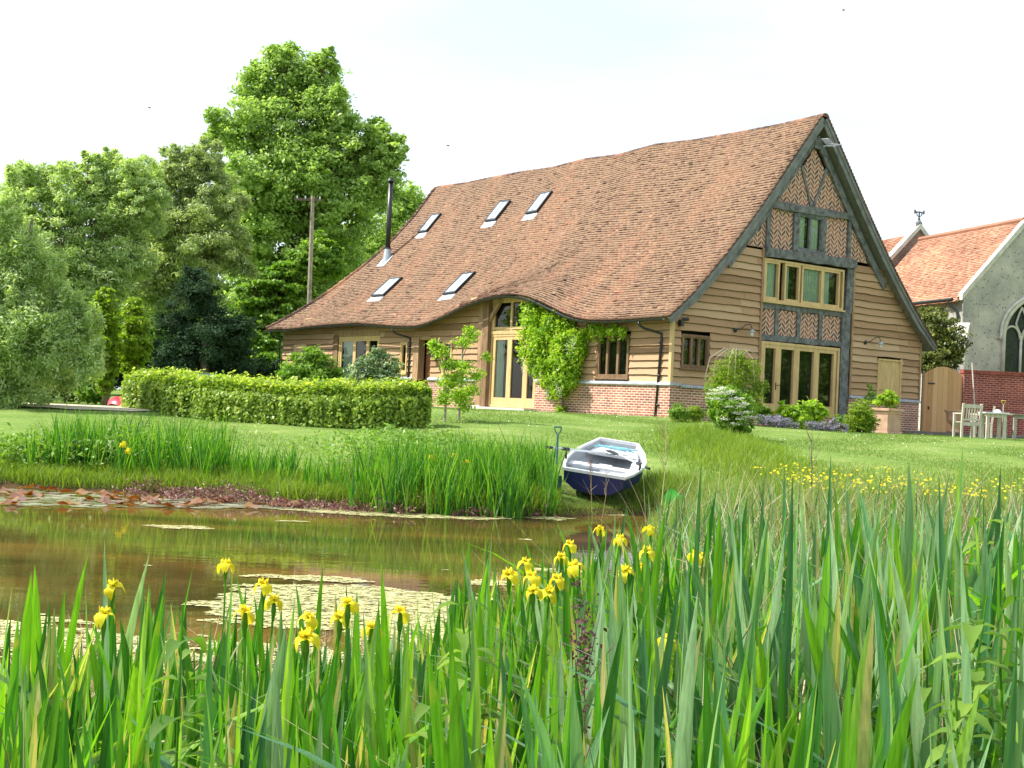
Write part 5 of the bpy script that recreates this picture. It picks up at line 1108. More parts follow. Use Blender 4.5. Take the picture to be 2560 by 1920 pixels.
# garden chair and tables
def bar(m, a, b, w_, d_): 
    a = Vector(a); b = Vector(b); z = (b - a).normalized(); x = Vector((1, 0, 0)) if abs(z.x) < .9 else Vector((0, 1, 0)); y = z.cross(x).normalized(); x = y.cross(z)
    vs = []
    for q in (a, b):
        for (i, j) in ((-1, -1), (1, -1), (1, 1), (-1, 1)): vs.append(q + x * i * w_ / 2 + y * j * d_ / 2)
    m.add(vs, [(3, 2, 1, 0), (4, 5, 6, 7), (0, 1, 5, 4), (1, 2, 6, 5), (2, 3, 7, 6), (3, 0, 4, 7)])
def chair(px, Y, rz, lab, grp):
    p = spot(px, Y); o = empty('garden_chair', (p.x, p.y, p.z), rz, label=lab, cat='chair', group=grp)
    for x in (-.25, .25):
        m = MB(); bar(m, (x, 0, 0), (x, 0, .42), .06, .06); bar(m, (x, 0, .40), (x, -.06, .93), .06, .055); m.build('leg', M_teak, o, bevel=.006)
        m = MB(); bar(m, (x, .46, 0), (x, .46, .64), .06, .06); m.build('leg', M_teak, o, bevel=.006)
        m = MB(); bar(m, (x, -.04, .66), (x, .5, .66), .07, .03); m.build('armrest', M_teak, o)
    m = MB(); bar(m, (-.22, -.055, .86), (.22, -.055, .86), .03, .1); bar(m, (-.22, -.01, .50), (.22, -.01, .50), .03, .05)
    for k in range(5): x = -.15 + .075 * k; bar(m, (x, -.012, .52), (x, -.05, .82), .035, .015)
    m.build('backrest', M_teak, o)
    m = MB()
    for k in range(5): y = .02 + .1 * k; m.box(-.23, .23, y, y + .085, .42, .445)
    m.box(-.22, .22, -.02, .02, .34, .42); m.box(-.22, .22, .44, .48, .34, .42); m.build('seat', M_teak, o)
    return o
chair(2426, 35.0, .12, 'weathered slatted wooden garden chair with its back to the pond', 'garden chairs on the terrace')
chair(2478, 37.4, 1.2, 'second weathered wooden chair, half hidden under the white topped table', 'garden chairs on the terrace')
def table(px, Y, w_, d_, mat, lab, leg=M_teak, rz=0, z=0):
    p = spot(px, Y); o = empty('garden_table', (p.x, p.y, p.z + z), rz, label=lab, cat='table')
    m = MB(); m.box(-w_ / 2, w_ / 2, -d_ / 2, d_ / 2, .70, .74); m.build('tabletop', mat, o, bevel=.006)
    for x in (-1, 1):
        for y in (-1, 1): m = MB(); m.box(x * (w_ / 2 - .1) - .04, x * (w_ / 2 - .1) + .04, y * (d_ / 2 - .1) - .04, y * (d_ / 2 - .1) + .04, 0, .699); m.build('leg', leg, o)
    m = MB(); m.box(-w_ / 2 + .1, w_ / 2 - .1, -d_ / 2 + .07, -d_ / 2 + .1, .60, .69); m.build('apron', leg, o); return o
t1 = table(2482, 36.2, .66, .6, M_white2, 'small table with a white top beside the wooden chair')
table(2570, 37.6, 1.25, .9, pb('table_grey', (.24, .21, .17), .85, var=.2), 'dark weathered wooden table at the right edge before the brick wall', leg=pb('leg_grey', (.3, .3, .26), .8, var=.2))
p = atD(2125, 893, 36.2); m = MB(); m.lathe([(.11, 0), (.085, .05), (.04, .08), (0, .085)], 14); o = m.build('upturned_bowl', M_white2, None, (t1.location.x + .1, t1.location.y, t1.location.z + .741), smooth=True); tag(o, 'small white upturned bowl lying on the white table top', 'bowl')
p = at(2440, 1100, 44.2); q = at(2430, 907, 44.9); m = MB(); m.tube([(0, 0, 0), (q.x - p.x, q.y - p.y, q.z - 1.46)], .022, 8); o = m.build('wooden_pole', M_teak, None, (p.x, p.y, 1.46)); tag(o, 'long pale pole leaning against the brick wall behind the chair', 'pole')
def dhandle(m, w_=.05, z=0):
    m.tube([(-w_, 0, z), (w_, 0, z)], .014, 8); m.tube([(-w_, 0, z), (-w_ * .95, 0, z - .05), (-.012, 0, z - .12)], .011, 7); m.tube([(w_, 0, z), (w_ * .95, 0, z - .05), (.012, 0, z - .12)], .011, 7)
p = at(2505, 1105, 44.3); hz = at(2506, 1002, 44.3).z - 1.46; o = empty('garden_fork', (p.x, p.y, 1.46), label='garden fork with a yellow handle propped against the brick wall', cat='fork')
m = MB(); dhandle(m, .07, hz); m.build('handle', M_yelp, o); m = MB(); m.tube([(0, 0, hz - .12), (0, 0, .25)], .018, 7); m.build('shaft', M_teak, o)
m = MB(); m.tube([(-.09, 0, .25), (.09, 0, .25)], .012, 6)
for x in (-.09, -.03, .03, .09): m.tube([(x, 0, .25), (x, .02, .0)], .007, 5)
m.build('tines', M_gut, o)
p = spot(1388, 21.7); o = empty('spade', (p.x, p.y, p.z), -.1, label='green handled spade stuck upright in the bank left of the dinghy', cat='spade'); hz = at(1388, 1067, 21.7).z - p.z
m = MB(); dhandle(m, .055, hz); m.build('handle', M_spade, o); m = MB(); m.tube([(0, 0, hz - .11), (.01, 0, .22)], [.016, .02], 8); m.build('shaft', M_spade, o)
m = MB(); m.box(-.09, .1, -.008, .008, -.05, .25); m.build('blade', M_spade, o, bevel=.004)
# green tub on its side
p = spot(1688, 19.8); m = MB(); prof = [(0, 0), (.17, 0), (.20, .16), (.235, .32), (.25, .33)]
prof = [(a * .62, b * .8) for a, b in prof]; m.lathe(prof, 20, r=.5); o = m.build('plastic_tub', M_tub, None, (p.x + .1, p.y, p.z + .2), smooth=True); o.rotation_euler = (R(-50), R(-62), R(10)); tag(o, 'bright green plastic tub tipped on its side in the bank grass', 'tub')

# ------------------------------------------------------------------ dinghy (pram) with oars
bn = Vector(at(1479, 1208, 21.35)); 
def dinghy():
    pos = Vector((bn.x, 21.35, tz(bn.x, 21.35) + .06))
    o = empty('dinghy', pos, label='small dinghy with navy blue hull and white grey inside, pulled up on the bank', cat='boat')
    o.rotation_euler = (R(8.5), R(6), R(-13))      # local +y = bow, away from the pond
    # stations y, half beam at gunwale, half bottom, bottom z, gunwale z
    st = [(0, .50, .30, .06, .42), (.35, .57, .36, .01, .41), (.9, .64, .40, .0, .41), (1.4, .63, .36, .02, .43), (1.9, .52, .24, .09, .48), (2.3, .34, .12, .24, .56)]
    def sec(s, inn):
        y, hb, bb, zb, zg = s; k = .02 if inn else 0
        mid = (hb * .9 + bb * .1, zb + (zg - zb) * .45); pts = [(-hb + k, zg - k), (-mid[0] + k, mid[1] + k * .4), (-bb + k, zb + (zg - zb) * .1 + k), (0, zb + k), (bb - k, zb + (zg - zb) * .1 + k), (mid[0] - k, mid[1] + k * .4), (hb - k, zg - k)]
        return [(p[0], y + (k * 1.2 if s is st[0] and inn else 0) - (k if s is st[-1] and inn else 0), p[1]) for p in pts]
    for inn, mat, nm in ((0, M_blue, 'hull'), (1, M_bgrey, 'interior')):
        m = MB(); vs = [q for s in st for q in sec(s, inn)]; n = 7
        fs = [(i * n + k, i * n + k + 1, (i + 1) * n + k + 1, (i + 1) * n + k) for i in range(len(st) - 1) for k in range(n - 1)] + [tuple(range(n)), tuple((len(st) - 1) * n + k for k in range(n))[::-1]]
        m.add(vs, fs); m.build(nm, mat, o)
    m = MB()
    for s in (-1, 1): 
        for a, b in zip(st, st[1:]):
            m.add([(s * (a[1] - .025), a[0], a[4] - .03), (s * (a[1] + .02), a[0], a[4] - .03), (s * (a[1] + .02), a[0], a[4] + .012), (s * (a[1] - .025), a[0], a[4] + .012), (s * (b[1] - .025), b[0], b[4] - .03), (s * (b[1] + .02), b[0], b[4] - .03), (s * (b[1] + .02), b[0], b[4] + .012), (s * (b[1] - .025), b[0], b[4] + .012)], [(0, 1, 5, 4), (1, 2, 6, 5), (2, 3, 7, 6), (3, 0, 4, 7)])
    m.box(-.52, .52, -.025, .03, .385, .434); m.box(-.36, .36, 2.27, 2.33, .52, .572); m.build('gunwale', M_white2, o)
    m = MB(); m.box(-.60, .60, .85, 1.1, .30, .335); m.box(-.12, .1, 1.1, 1.2, .30, .334); m.build('thwart', M_white2, o)
    m = MB(); m.add([(-.45, 1.85, .38), (.45, 1.85, .38), (.32, 2.28, .46), (-.32, 2.28, .46), (-.45, 1.85, .34), (.45, 1.85, .34)], [(0, 1, 2, 3), (4, 5, 1, 0)]); m.build('bow_seat', M_white2, o)
    m = MB(); m.add([(.30, .4, .32), (.50, .3, .32), (.58, .9, .32), (.54, 1.5, .36), (.42, 1.8, .38), (.38, 1.5, .35), (.42, 1.0, .32)], [(0, 1, 2, 6), (6, 2, 3, 5), (5, 3, 4)]); m.build('side_bench', M_white2, o)
    for (s, y) in ((-1, .75), (1, .75)): m = MB(); m.tube([(s * .62, y, .42), (s * .63, y, .50)], .018, 7); m.tube([(s * .63, y - .04, .55), (s * .63, y, .50), (s * .63, y + .04, .55)], .012, 6); m.build('rowlock', M_black, o)
    M_ = Matrix.Translation(pos) @ o.rotation_euler.to_matrix().to_4x4()
    def oar(a, b, lab):
        A = M_ @ Vector(a); Bb = M_ @ Vector(b); e = empty('oar', A, label=lab, cat='oar', group='oars resting in the dinghy')
        d = Bb - A; m = MB(); m.tube([d * .05, d * .72], .019, 8); m.build('shaft', M_alu, e)
        m = MB(); m.tube([d * 0, d * .08], .024, 8); m.tube([d * .20, d * .28], .032, 8); m.build('grip', M_black, e)
        m = MB(); n = d.normalized().cross(Vector((0, 0, 1))).normalized() * .075; c1, c2 = d * .72, d
        m.add([c1 - n * .3, c1 + n * .3, (c1 * .3 + c2 * .7) + n, c2 + n * .7, c2 - n * .7, (c1 * .3 + c2 * .7) - n], [(0, 1, 2, 3, 4, 5)]); q = m.build('blade', M_black, e); mo = q.modifiers.new('s', 'SOLIDIFY'); mo.thickness = .012
    oar((-.95, .55, .60), (.25, 1.72, .44), 'oar lying across the dinghy from its left gunwale')
    oar((.80, .62, .50), (-.10, 1.85, .46), 'oar lying across the dinghy from its right gunwale')
    m = MB(); rr = random.Random(2); pts = [M_ @ Vector((.0 + .28 * math.cos(k * .9) * (1 + .02 * k), 1.9 + .12 * math.sin(k * 1.3), .50 + .01 * math.sin(k * 2.1))) - pos for k in range(22)]
    m.tube(pts, .009, 6); q = m.build('rope', M_rope, None, pos, smooth=True); tag(q, 'light blue rope coiled over the oar blades in the dinghy bow', 'rope')
dinghy()

# ------------------------------------------------------------------ grasses and water plants
def blades(X, Y, h, wd, lean, rnd, rng=RNG, seg=2, zb=None, curve=.35):
    """bent tapering blades as strips"""
    n = len(X); z = (terr(X, Y) if zb is None else zb) - .01; a = rng.uniform(0, 2 * np.pi, n); la = rng.uniform(0, 2 * np.pi, n)
    P0 = np.stack([X, Y, z], 1); side = np.stack([np.cos(a), np.sin(a), 0 * a], 1); ld = np.stack([np.cos(la), np.sin(la), 0 * la], 1) * lean[:, None]
    rows = []
    for k in range(seg + 1):
        t = k / seg; c = P0 + np.array([0, 0, 1.]) * (h * t * (1 - .15 * t * lean))[:, None] + ld * (h * t * ((1 - curve) + curve * t * 2.))[:, None]
        w_ = wd * (1 - t ** 2.2) if k < seg else wd * .02
        rows.append(c - side * w_[:, None] / 2); rows.append(c + side * w_[:, None] / 2)
    V = np.stack(rows, 1).reshape(-1, 3); m = 2 * (seg + 1); b = (np.arange(n) * m)[:, None]
    Fq = np.concatenate([b + np.array([2 * k, 2 * k + 1, 2 * k + 3, 2 * k + 2]) for k in range(seg)], 0)
    return V, Fq, np.concatenate([rnd] * seg)
def stuff(name, V, Fq, rn, mat, label, cat):
    return tag(link(name, npmesh(name, V, Fq, rn, mat)), label, cat, kind='stuff')
def inside_barn(X, Y):
    u = (X - BO.x) * math.cos(TH) - (Y - BO.y) * math.sin(TH); v = (X - BO.x) * math.sin(TH) + (Y - BO.y) * math.cos(TH)
    return (u < .15) & (v > -.15)
# lawn blades
n = 210000; Y = 20.5 + RNG.random(n) ** 1.15 * 23; X = RNG.uniform(-.36, .42, n) * Y; ok = (Y > lerp(X, *FAR) + .5) & ~inside_barn(X, Y) & ~((X > 12.6) & (Y > 42)); X, Y = X[ok], Y[ok]; n = len(X)
V, Fq, rn = blades(X, Y, RNG.uniform(.025, .06, n), np.full(n, .012), RNG.uniform(.1, .8, n), np.clip(.45 * fbm(X * .6, Y * .8) + .55 * RNG.random(n), 0, 1), seg=1)
stuff('lawn_grass', V, Fq, rn, M_lawnb, 'short mown lawn grass between the pond and the barn', 'grass')
# daisies on the lawn
n = 900; Y = RNG.uniform(24, 37, n); X = RNG.uniform(-.3, .4, n) * Y; ok = ~inside_barn(X, Y) & (fbm(X * .5, Y * .5) > .5); X, Y = X[ok], Y[ok]; n = len(X)
P = np.stack([X, Y, terr(X, Y) + .06], 1); tag(link('daisies', leaf_mesh('daisies', P, unit(np.tile([0, -.3, 1.], (n, 1)) + RNG.normal(size=(n, 3)) * .2), .016, .9, RNG.random(n), M_white)), 'tiny white daisies scattered in the lawn', 'flowers', kind='stuff')
# rough bank grass: far bank strip + right bank + round the boat
def rough(n, fx, hmul=1., lab='', name='rough_grass', mat=M_grass, w_=.012, seed=None):
    X, Y, h = fx(n); n = len(X)
    V, Fq, rn = blades(X, Y, h * RNG.uniform(.55, 1.15, n), np.full(n, w_) * RNG.uniform(.6, 1.4, n), RNG.uniform(.05, .55, n), np.clip(.5 * fbm(X * 1.2, Y) + .5 * RNG.random(n), 0, 1), seg=3)
    stuff(name, V, Fq, rn, mat, lab, 'grass')
def fx1(n):
    X = RNG.uniform(-9, 3.2, n); s = np.abs(RNG.normal(size=n)) * 1.1; Y = lerp(X, *FAR) + s - .1; h = lerp(s, [0, .8, 2.2, 3.5], [.36, .34, .16, .06]) * lerp(X, [-9, -2.5, .7, .9, 2.0, 2.4, 3.2], [.7, .9, .9, .12, .1, 1.0, 1.2]) * (.4 + 1.1 * fbm(X * 1.6, Y * 1.6)); return X, Y, h
rough(30000, fx1, lab='long yellow green grass along the far bank of the pond')
def fx2(n):
    Y = 8.5 + RNG.random(n) ** .8 * 17.5; X = lerp(Y, [5, 8, 11.5, 15.5, 19.5, 21.5, 30], [1.0, .75, 1.1, 1.6, 2.3, 2.9, 4.2]) + RNG.random(n) ** .9 * (Y * .45); h = lerp(Y, [5, 10, 15, 20, 22.5, 26], [.42, .34, .32, .32, .2, .05]) * (.6 + .8 * fbm(X * .8, Y * .8)); ok = X < .45 * Y + 1; return X[ok], Y[ok], h[ok]
rough(56000, fx2, lab='tall mixed meadow grass on the right hand bank', w_=.010, mat=M_mead)
def fx3(n): 
    p = spot(1820, 27.0); X = p.x + RNG.normal(size=n) * .8; Y = p.y + RNG.normal(size=n) * 2.4; return X, Y, np.full(n, .34) * np.exp(-((X - p.x) / 1.3) ** 2)
rough(9000, fx3, lab='uncut tuft of grass running down the bank from the white flowered shrub', name='grass_tuft')
# dry stalks (right bank)
n = 4200; Y = 2.8 + 14 * RNG.random(n) ** 1.5; X = lerp(Y, [2.5, 5, 8, 11.5, 15.5, 19.5], [-.1, .1, .6, 1.1, 1.6, 2.4]) + RNG.random(n) ** .7 * Y * .42; ok = (RNG.random(n) < (.35 + fbm(X, Y))) ; X, Y = X[ok], Y[ok]; n = len(X)
V, Fq, rn = blades(X, Y, RNG.uniform(.4, 1.0, n), RNG.uniform(.003, .008, n), RNG.uniform(.05, .9, n), RNG.random(n), seg=4)
stuff('dry_stalks', V, Fq, rn, M_dry, 'dead straw coloured stalks tangled among the irises at right', 'dry grass')
# dead seed-head stems by the boat
m_ = None
# purple leaved marginal plants
n = 8500; X = RNG.uniform(-6.2, 1.0, n); d = lerp(X, [-6.2, -5, -4, -2, 0, 2.2], [.5, .9, .8, .45, .3, .3]); Y = lerp(X, *FAR) - RNG.random(n) * d * 1.3 + .05; ok = (RNG.random(n) < lerp(X, [-6.2, -5, -3, -1.5, 0, 2.2], [.5, 1, 1, .55, .3, .25])) & (fbm(X * 2, Y * 2) > .42); X, Y = X[ok], Y[ok]; n = len(X)
P = np.stack([X, Y, np.maximum(terr(X, Y), 0) + RNG.random(n) * .16 * fbm(X * 3, Y * 3) * 2], 1); tag(link('purple_loosestrife', leaf_mesh('purple_loosestrife', P, unit(RNG.normal(size=(n, 3)) + [0, 0, .6]), .028, .4, RNG.random(n), M_purple)), 'low reddish purple leaved plants along the far water edge', 'water plants', kind='stuff')
# buttercups
n = 900; Y = 17.5 + RNG.random(n) * 5; X = 4 + RNG.random(n) * 5.2; ok = fbm(X * .9, Y * .9) > .47; X, Y = X[ok], Y[ok]; n = len(X)
P = np.stack([X, Y, terr(X, Y) + RNG.uniform(.3, .5, n)], 1); tag(link('buttercups', leaf_mesh('buttercups', P, unit(np.tile([0, -.5, 1.], (n, 1)) + RNG.normal(size=(n, 3)) * .4), .022, .9, RNG.random(n), M_yel)), 'small yellow buttercups in the tall grass before the lawn', 'flowers', kind='stuff')
# leafy ground plants on far left bank and in the lower right corner
def leafy(name, cx, cy, sx, sy, h, n, size, mat, lab, zb=None):
    X = cx + RNG.normal(size=n) * sx; Y = cy + RNG.normal(size=n) * sy; z = (terr(X, Y) if zb is None else zb); P = np.stack([X, Y, z + RNG.random(n) ** .7 * h * (.5 + fbm(X * 2, Y * 2))], 1)
    tag(link(name, leaf_mesh(name, P, unit(RNG.normal(size=(n, 3)) * .6 + [0, -.2, 1]), size, .45, np.clip(.5 * fbm(X * 3, Y * 3) + .5 * RNG.random(n), 0, 1), mat)), lab, 'plants', kind='stuff')
p = spotD(130, 22.3); leafy('bank_plants', p.x, 22.6, 1.1, .35, .6, 4500, .05, M_shrub, 'leafy bright green plants mixed with irises on the left far bank')
p = spotD(880, 24); leafy('bank_plants', p.x, 23.2, .8, .5, .5, 3600, .045, M_shrub, 'leafy plants behind the irises in the middle of the far bank')
leafy('undergrowth', .9, 4.6, .9, .9, .45, 5200, .028, M_wist, 'small pale leaves of undergrowth between the near irises')

# far bank irises: one bed nobody could count, blades only
def bed(lst, name, lab):
    Vs, Fs, Rs = [], [], []; off = 0
    for (x0, x1, y0, y1, n, h0, h1) in lst:
        nf = n // 5; fx_ = RNG.uniform(x0, x1, nf).repeat(5); X = fx_ + RNG.normal(size=nf * 5) * .03; Y = RNG.uniform(y0, y1, nf).repeat(5) + RNG.normal(size=nf * 5) * .03 + (lerp(fx_, *FAR) - 20.3)
        n_ = nf * 5; V, Fq, rn = blades(X, Y, RNG.uniform(h0, h1, nf).repeat(5) * RNG.uniform(.7, 1.1, n_), RNG.uniform(.018, .03, n_), RNG.uniform(.02, .3, n_), np.clip(RNG.random(n_) * .95, 0, 1), seg=4, zb=np.maximum(terr(X, Y), -.05))
        Vs.append(V); Fs.append(Fq + off); Rs.append(rn); off += len(V)
    stuff(name, np.concatenate(Vs), np.concatenate(Fs), np.concatenate(Rs), M_iris, lab, 'irises')
bed([(-2.3, .72, 19.9, 21.6, 1500, .75, 1.0), (-.9, .65, 21.2, 22.6, 560, .7, .95), (-3.3, -2.2, 20.5, 21.4, 120, .5, .75), (-5.2, -3.4, 20.8, 21.8, 420, .45, .7), (-8, -4.8, 20.6, 22.4, 1300, .7, 1.0)], 'iris_bed', 'bed of tall sword leaved irises along the far bank')
# right bank irises behind the individual ones
def bed2():
    n = 1500; Y = RNG.uniform(7, 17, n); X = lerp(Y, [5, 8, 11.5, 15.5, 19.5], [.4, .7, 1.15, 1.7, 2.5]) + RNG.random(n) ** .9 * Y * .42; ok = RNG.random(n) < lerp(Y, [7.5, 13, 19], [1, .6, .12]); X, Y = X[ok], Y[ok]; n = len(X)
    V, Fq, rn = blades(X, Y, RNG.uniform(.4, .72, n), RNG.uniform(.018, .03, n), RNG.uniform(.02, .3, n), RNG.random(n), seg=5)
    stuff('iris_bed', V, Fq, rn, M_irisb, 'grey green iris leaves on the right bank beyond the near plants', 'irises')
bed2()

# ---- individual irises in the foreground
def iris_mesh(seed, k, hmax, blue):
    rg = random.Random(seed); V = []; Fs = []; Rn = []
    fan = rg.uniform(-.4, .4)
    for b in range(k):
        f = (b - (k - 1) / 2) / max(1, (k - 1) / 2); h = hmax * rg.uniform(.72, 1.0) * (1 - .22 * abs(f)); wd = rg.uniform(.026, .050)
        lean = f * rg.uniform(.05, .22) + rg.gauss(0, .05); ly = rg.gauss(0, .07); bend = rg.gauss(0, .06) + (.5 * (1 if lean > 0 else -1) if rg.random() < .13 else 0)
        ya = fan + rg.gauss(0, .5) + (math.pi / 2 if rg.random() < .3 else 0); sd = np.array([math.cos(ya), math.sin(ya), 0]); fn = np.array([-math.sin(ya), math.cos(ya), 0])
        x0 = f * .09 + rg.gauss(0, .03); y0 = rg.gauss(0, .06); S_ = 9; base = len(V); rn = rg.random() ** .9 * .95
        if rg.random() < .08: rn = .99
        for i in range(S_ + 1):
            t = i / S_; c = np.array([x0 + h * t * lean + bend * h * t ** 3, y0 + h * t * ly, h * t * (1 - abs(bend) * .45 * t ** 2)])
            w_ = wd * (.62 + .9 * t - .55 * t * t) * (1 - t ** 5) ** .9 if i < S_ else .0006; tw = .25 * t * rg.choice((-1, 1))
            V.append(c - sd * w_ / 2); V.append(c + fn * w_ * .10); V.append(c + sd * w_ / 2)
        for i in range(S_):
            for q in (0, 1): Fs.append((base + 3 * i + q, base + 3 * i + q + 1, base + 3 * i + q + 4, base + 3 * i + q + 3)); Rn.append(min(1, max(0, rn + (.06 if q else -.04) + .1 * max(0, i / S_ - .6))))
    me = npmesh('iris_leaves', np.array(V), np.array(Fs), Rn, M_irisb if blue else M_iris); me.polygons.foreach_set('use_smooth', [True] * len(me.polygons)); return me
IM = [iris_mesh(i, 9 + i % 4, 1.10 if i % 3 else .98, False) for i in range(14)]; IB = [iris_mesh(50 + i, 8 + i % 4, 1.08, True) for i in range(6)]
rg = random.Random(21); NI = 0; pts = []
def back_edge(X): return float(np.interp(X, [-2.5, -.8, -.3, 0, .4, .8, 2.5], [4.6, 5.0, 6.0, 7.2, 7.6, 6.6, 6.2]))
tries = 0
while len(pts) < 296 and tries < 20000:
    tries += 1; Y = 2.15 + 5.6 * rg.random() ** 1.0; X = rg.uniform(-.40, .42) * Y
    if Y > back_edge(X): continue
    if X / Y < -.02 and rg.random() > (1 if Y > 2.7 else .8): continue
    if any((X - a) ** 2 + (Y - b) ** 2 < (.085 + .008 * Y) ** 2 for a, b in pts): continue
    pts.append((X, Y))
for (X, Y) in pts:
    blue = rg.random() < np.interp(X / Y, [-.3, .05, .2, .4], [.12, .3, .5, .5]); me = rg.choice(IB if blue else IM)
    o = link('iris_plant', me, None, (X, Y, max(tz(X, Y), -.04) - .02)); hs = rg.uniform(.82, 1.05) * (float(np.interp(Y, [4, 6.5], [1.2, 1.0])) if X / Y > 0.06 else 1.05); o.scale = (rg.choice((-1, 1)) * rg.uniform(.9, 1.1), 1, hs); o.rotation_euler = (rg.gauss(0, .05), rg.gauss(0, .07), rg.uniform(-.9, .9))
    tag(o, 'iris plant without bloom, sword leaves in a fan, in the near bed', 'iris', 'leafy irises without bloom in the near bed')
# flowers
def petal(L_, W__, fn, n=6, m=4):
    V = []; Fs = []
    for i in range(n + 1):
        t = i / n; w_ = W__ * math.sin(math.pi * min(1, .12 + .80 * t)) ** .8 * (1 if t < .9 else .75)
        for j in range(m + 1): s = j / m * 2 - 1; x, z = fn(t); V.append((x, s * w_, z - .006 * abs(s) * (1 + 2 * t) + .003 * math.sin(9 * t + 4 * s)))
    for i in range(n):
        for j in range(m): a = i * (m + 1) + j; Fs.append((a, a + 1, a + m + 2, a + m + 1))
    return V, Fs
def flower_mesh(seed):
    rg = random.Random(seed); V = []; Fs = []; Rn = []
    def addp(v, f, ang, r):
        b = len(V); c, s = math.cos(ang), math.sin(ang)
        for p in v: V.append((p[0] * c - p[1] * s, p[0] * s + p[1] * c, p[2]))
        for q in f: Fs.append([b + i for i in q]); Rn.append(r)
    a0 = rg.uniform(0, 6)
    for k in range(3):
        v, f = petal(.052, .029 * rg.uniform(.85, 1.15), lambda t: (.004 + .046 * math.sin(t * 1.7), .016 * math.sin(t * 2.6) - .052 * t ** 2.2 * rg.uniform(.95, 1.05))); addp(v, f, a0 + k * 2.094 + rg.gauss(0, .12), rg.uniform(.4, 1))
        v, f = petal(.03, .009, lambda t: (.003 + .020 * t, .036 * t + .004), 4, 2); addp(v, f, a0 + 1.047 + k * 2.094, rg.uniform(.2, .8))
        v, f = petal(.03, .011, lambda t: (.003 + .030 * t, .012 + .018 * math.sin(t * 2.4)), 4, 2); addp(v, f, a0 + k * 2.094, rg.uniform(.2, .9))
    me = npmesh('flower', np.array(V), np.array(Fs), Rn, M_yel); me.polygons.foreach_set('use_smooth', [True] * len(me.polygons)); return me
FM = [flower_mesh(i) for i in range(7)]
def stem_mesh(h, dx, mat=M_iris):
    m = MB(); m.tube([(0, 0, 0), (dx * .3, 0, h * .5), (dx, 0, h)], [.006, .005, .004], 6, r=.6); m.tube([(dx, 0, h - .07), (dx, 0, h - .035), (dx, 0, h + .002)], [.004, .009, .005], 7, r=.7); return m
FL = [(225, 1325), (244, 1265), (488, 1218), (570, 1262), (592, 1296), (530, 1322), (668, 1335), (662, 1375), (752, 1303), (735, 1332), (803, 1355), (865, 1322), (1100, 1240), (1137, 1215), (1150, 1245), (1152, 1275), (1213, 1203), (1205, 1250), (1240, 1222), (1232, 1176), (1188, 1278), (1297, 1143), (1340, 1163), (1405, 1143), (1398, 1190), (1350, 1232), (1385, 1226), (1502, 1196), (1522, 1203), (1442, 1380)]
ordn = ['leftmost', 'second', 'third', 'fourth', 'fifth', 'sixth', 'seventh', 'eighth', 'ninth', 'tenth', 'eleventh', 'twelfth', 'thirteenth', 'fourteenth', 'fifteenth', 'sixteenth', 'seventeenth', 'eighteenth', 'nineteenth', 'twentieth', 'twenty-first', 'twenty-second', 'twenty-third', 'twenty-fourth', 'twenty-fifth', 'twenty-sixth', 'twenty-seventh', 'twenty-eighth', 'twenty-ninth', 'rightmost']
for i, (x, y) in enumerate(sorted(FL)):
    px, py = x * DK, y * DK; yh = 960 + PITCH * F + (px - 1280) * ROLL; zf = 1.02 + .05 * math.sin(i * 2.3); Y = (ZC - zf) * F / (py - yh); P = at(px, py, Y)
    big = .58 if Y < 4.6 else .66
    g0 = max(tz(P.x, P.y), -.05); dx = rg.uniform(-.05, .05); o = empty('flowering_iris', (P.x - dx, P.y, g0), label=(ordn[i] + (' iris in bloom, yellow flower, ' if i in (0, 29) else ' yellow iris in bloom from the left, ') + 'in the near bed'), cat='iris', group='yellow irises in bloom in the near bed')
    h = P.z - g0; stem_mesh(h, dx).build('stem', M_iris, o)
    f = link('flower', FM[i % 7], o, (dx, 0, h)); f.rotation_euler = (rg.gauss(0, .25), rg.gauss(0, .25), rg.uniform(0, 6)); f.scale = (big,) * 3
    lf = link('leaves', IM[i % 14], o, (0, .03, 0)); lf.scale = (1, 1, min(1, h / 1.05)); lf.rotation_euler = (0, 0, rg.uniform(0, 3))
for i, (x, y, Y, lab) in enumerate(((267, 958, 21.8, 'iris in bloom on the left far bank'), (278, 972, 21.7, 'lower flowered iris beside the other one on the left far bank'), (932, 988, 20.8, 'left one of three yellow irises in bloom on the middle far bank'), (981, 985, 21.2, 'middle one of three yellow irises in bloom on the middle far bank'), (1010, 998, 20.6, 'right one of three yellow irises in bloom on the middle far bank'))):
    P = atD(x, y, Y); g0 = max(tz(P.x, P.y), 0); o = empty('flowering_iris', (P.x, P.y, g0), label=lab, cat='iris', group='yellow irises in bloom on the far bank'); h = P.z - g0; stem_mesh(h, 0).build('stem', M_iris, o); f = link('flower', FM[i], o, (0, 0, h)); f.scale = (1.2,) * 3

# ---- lily pads
def padmesh(seed, up_):
    rg = random.Random(seed); V = [(0, 0, 0)]; n = 18; a0 = rg.uniform(0, 6)
    for k in range(n + 1):
        t = a0 + .22 + (2 * math.pi - .44) * k / n; r = .13 * (1 + .04 * math.sin(5 * t)); z = .0
        V.append((r * math.cos(t), r * math.sin(t), z))
    V = np.array(V)
    if up_: V[:, 2] += .02 + np.maximum(0, V[:, 0]) ** 1.2 * .7 + .02 * np.sin(V[:, 1] * 25)
    F3 = np.array([(0, k, k + 1) for k in range(1, n + 1)]); return V, F3
PM = []
for i in range(16):
    up_ = i % 2; V, F3 = padmesh(i, up_); rv = random.Random(i).choice([.64, .7, .78, .86, .95]) if up_ else random.Random(i).choice([.2, .35, .45, .5, .55]); PM.append(npmesh('lily_pad', V, np.zeros((0, 4), int), np.full(len(F3), rv), M_lily, F3))
rg = random.Random(5); nlp = 0; pp = []; tries = 0
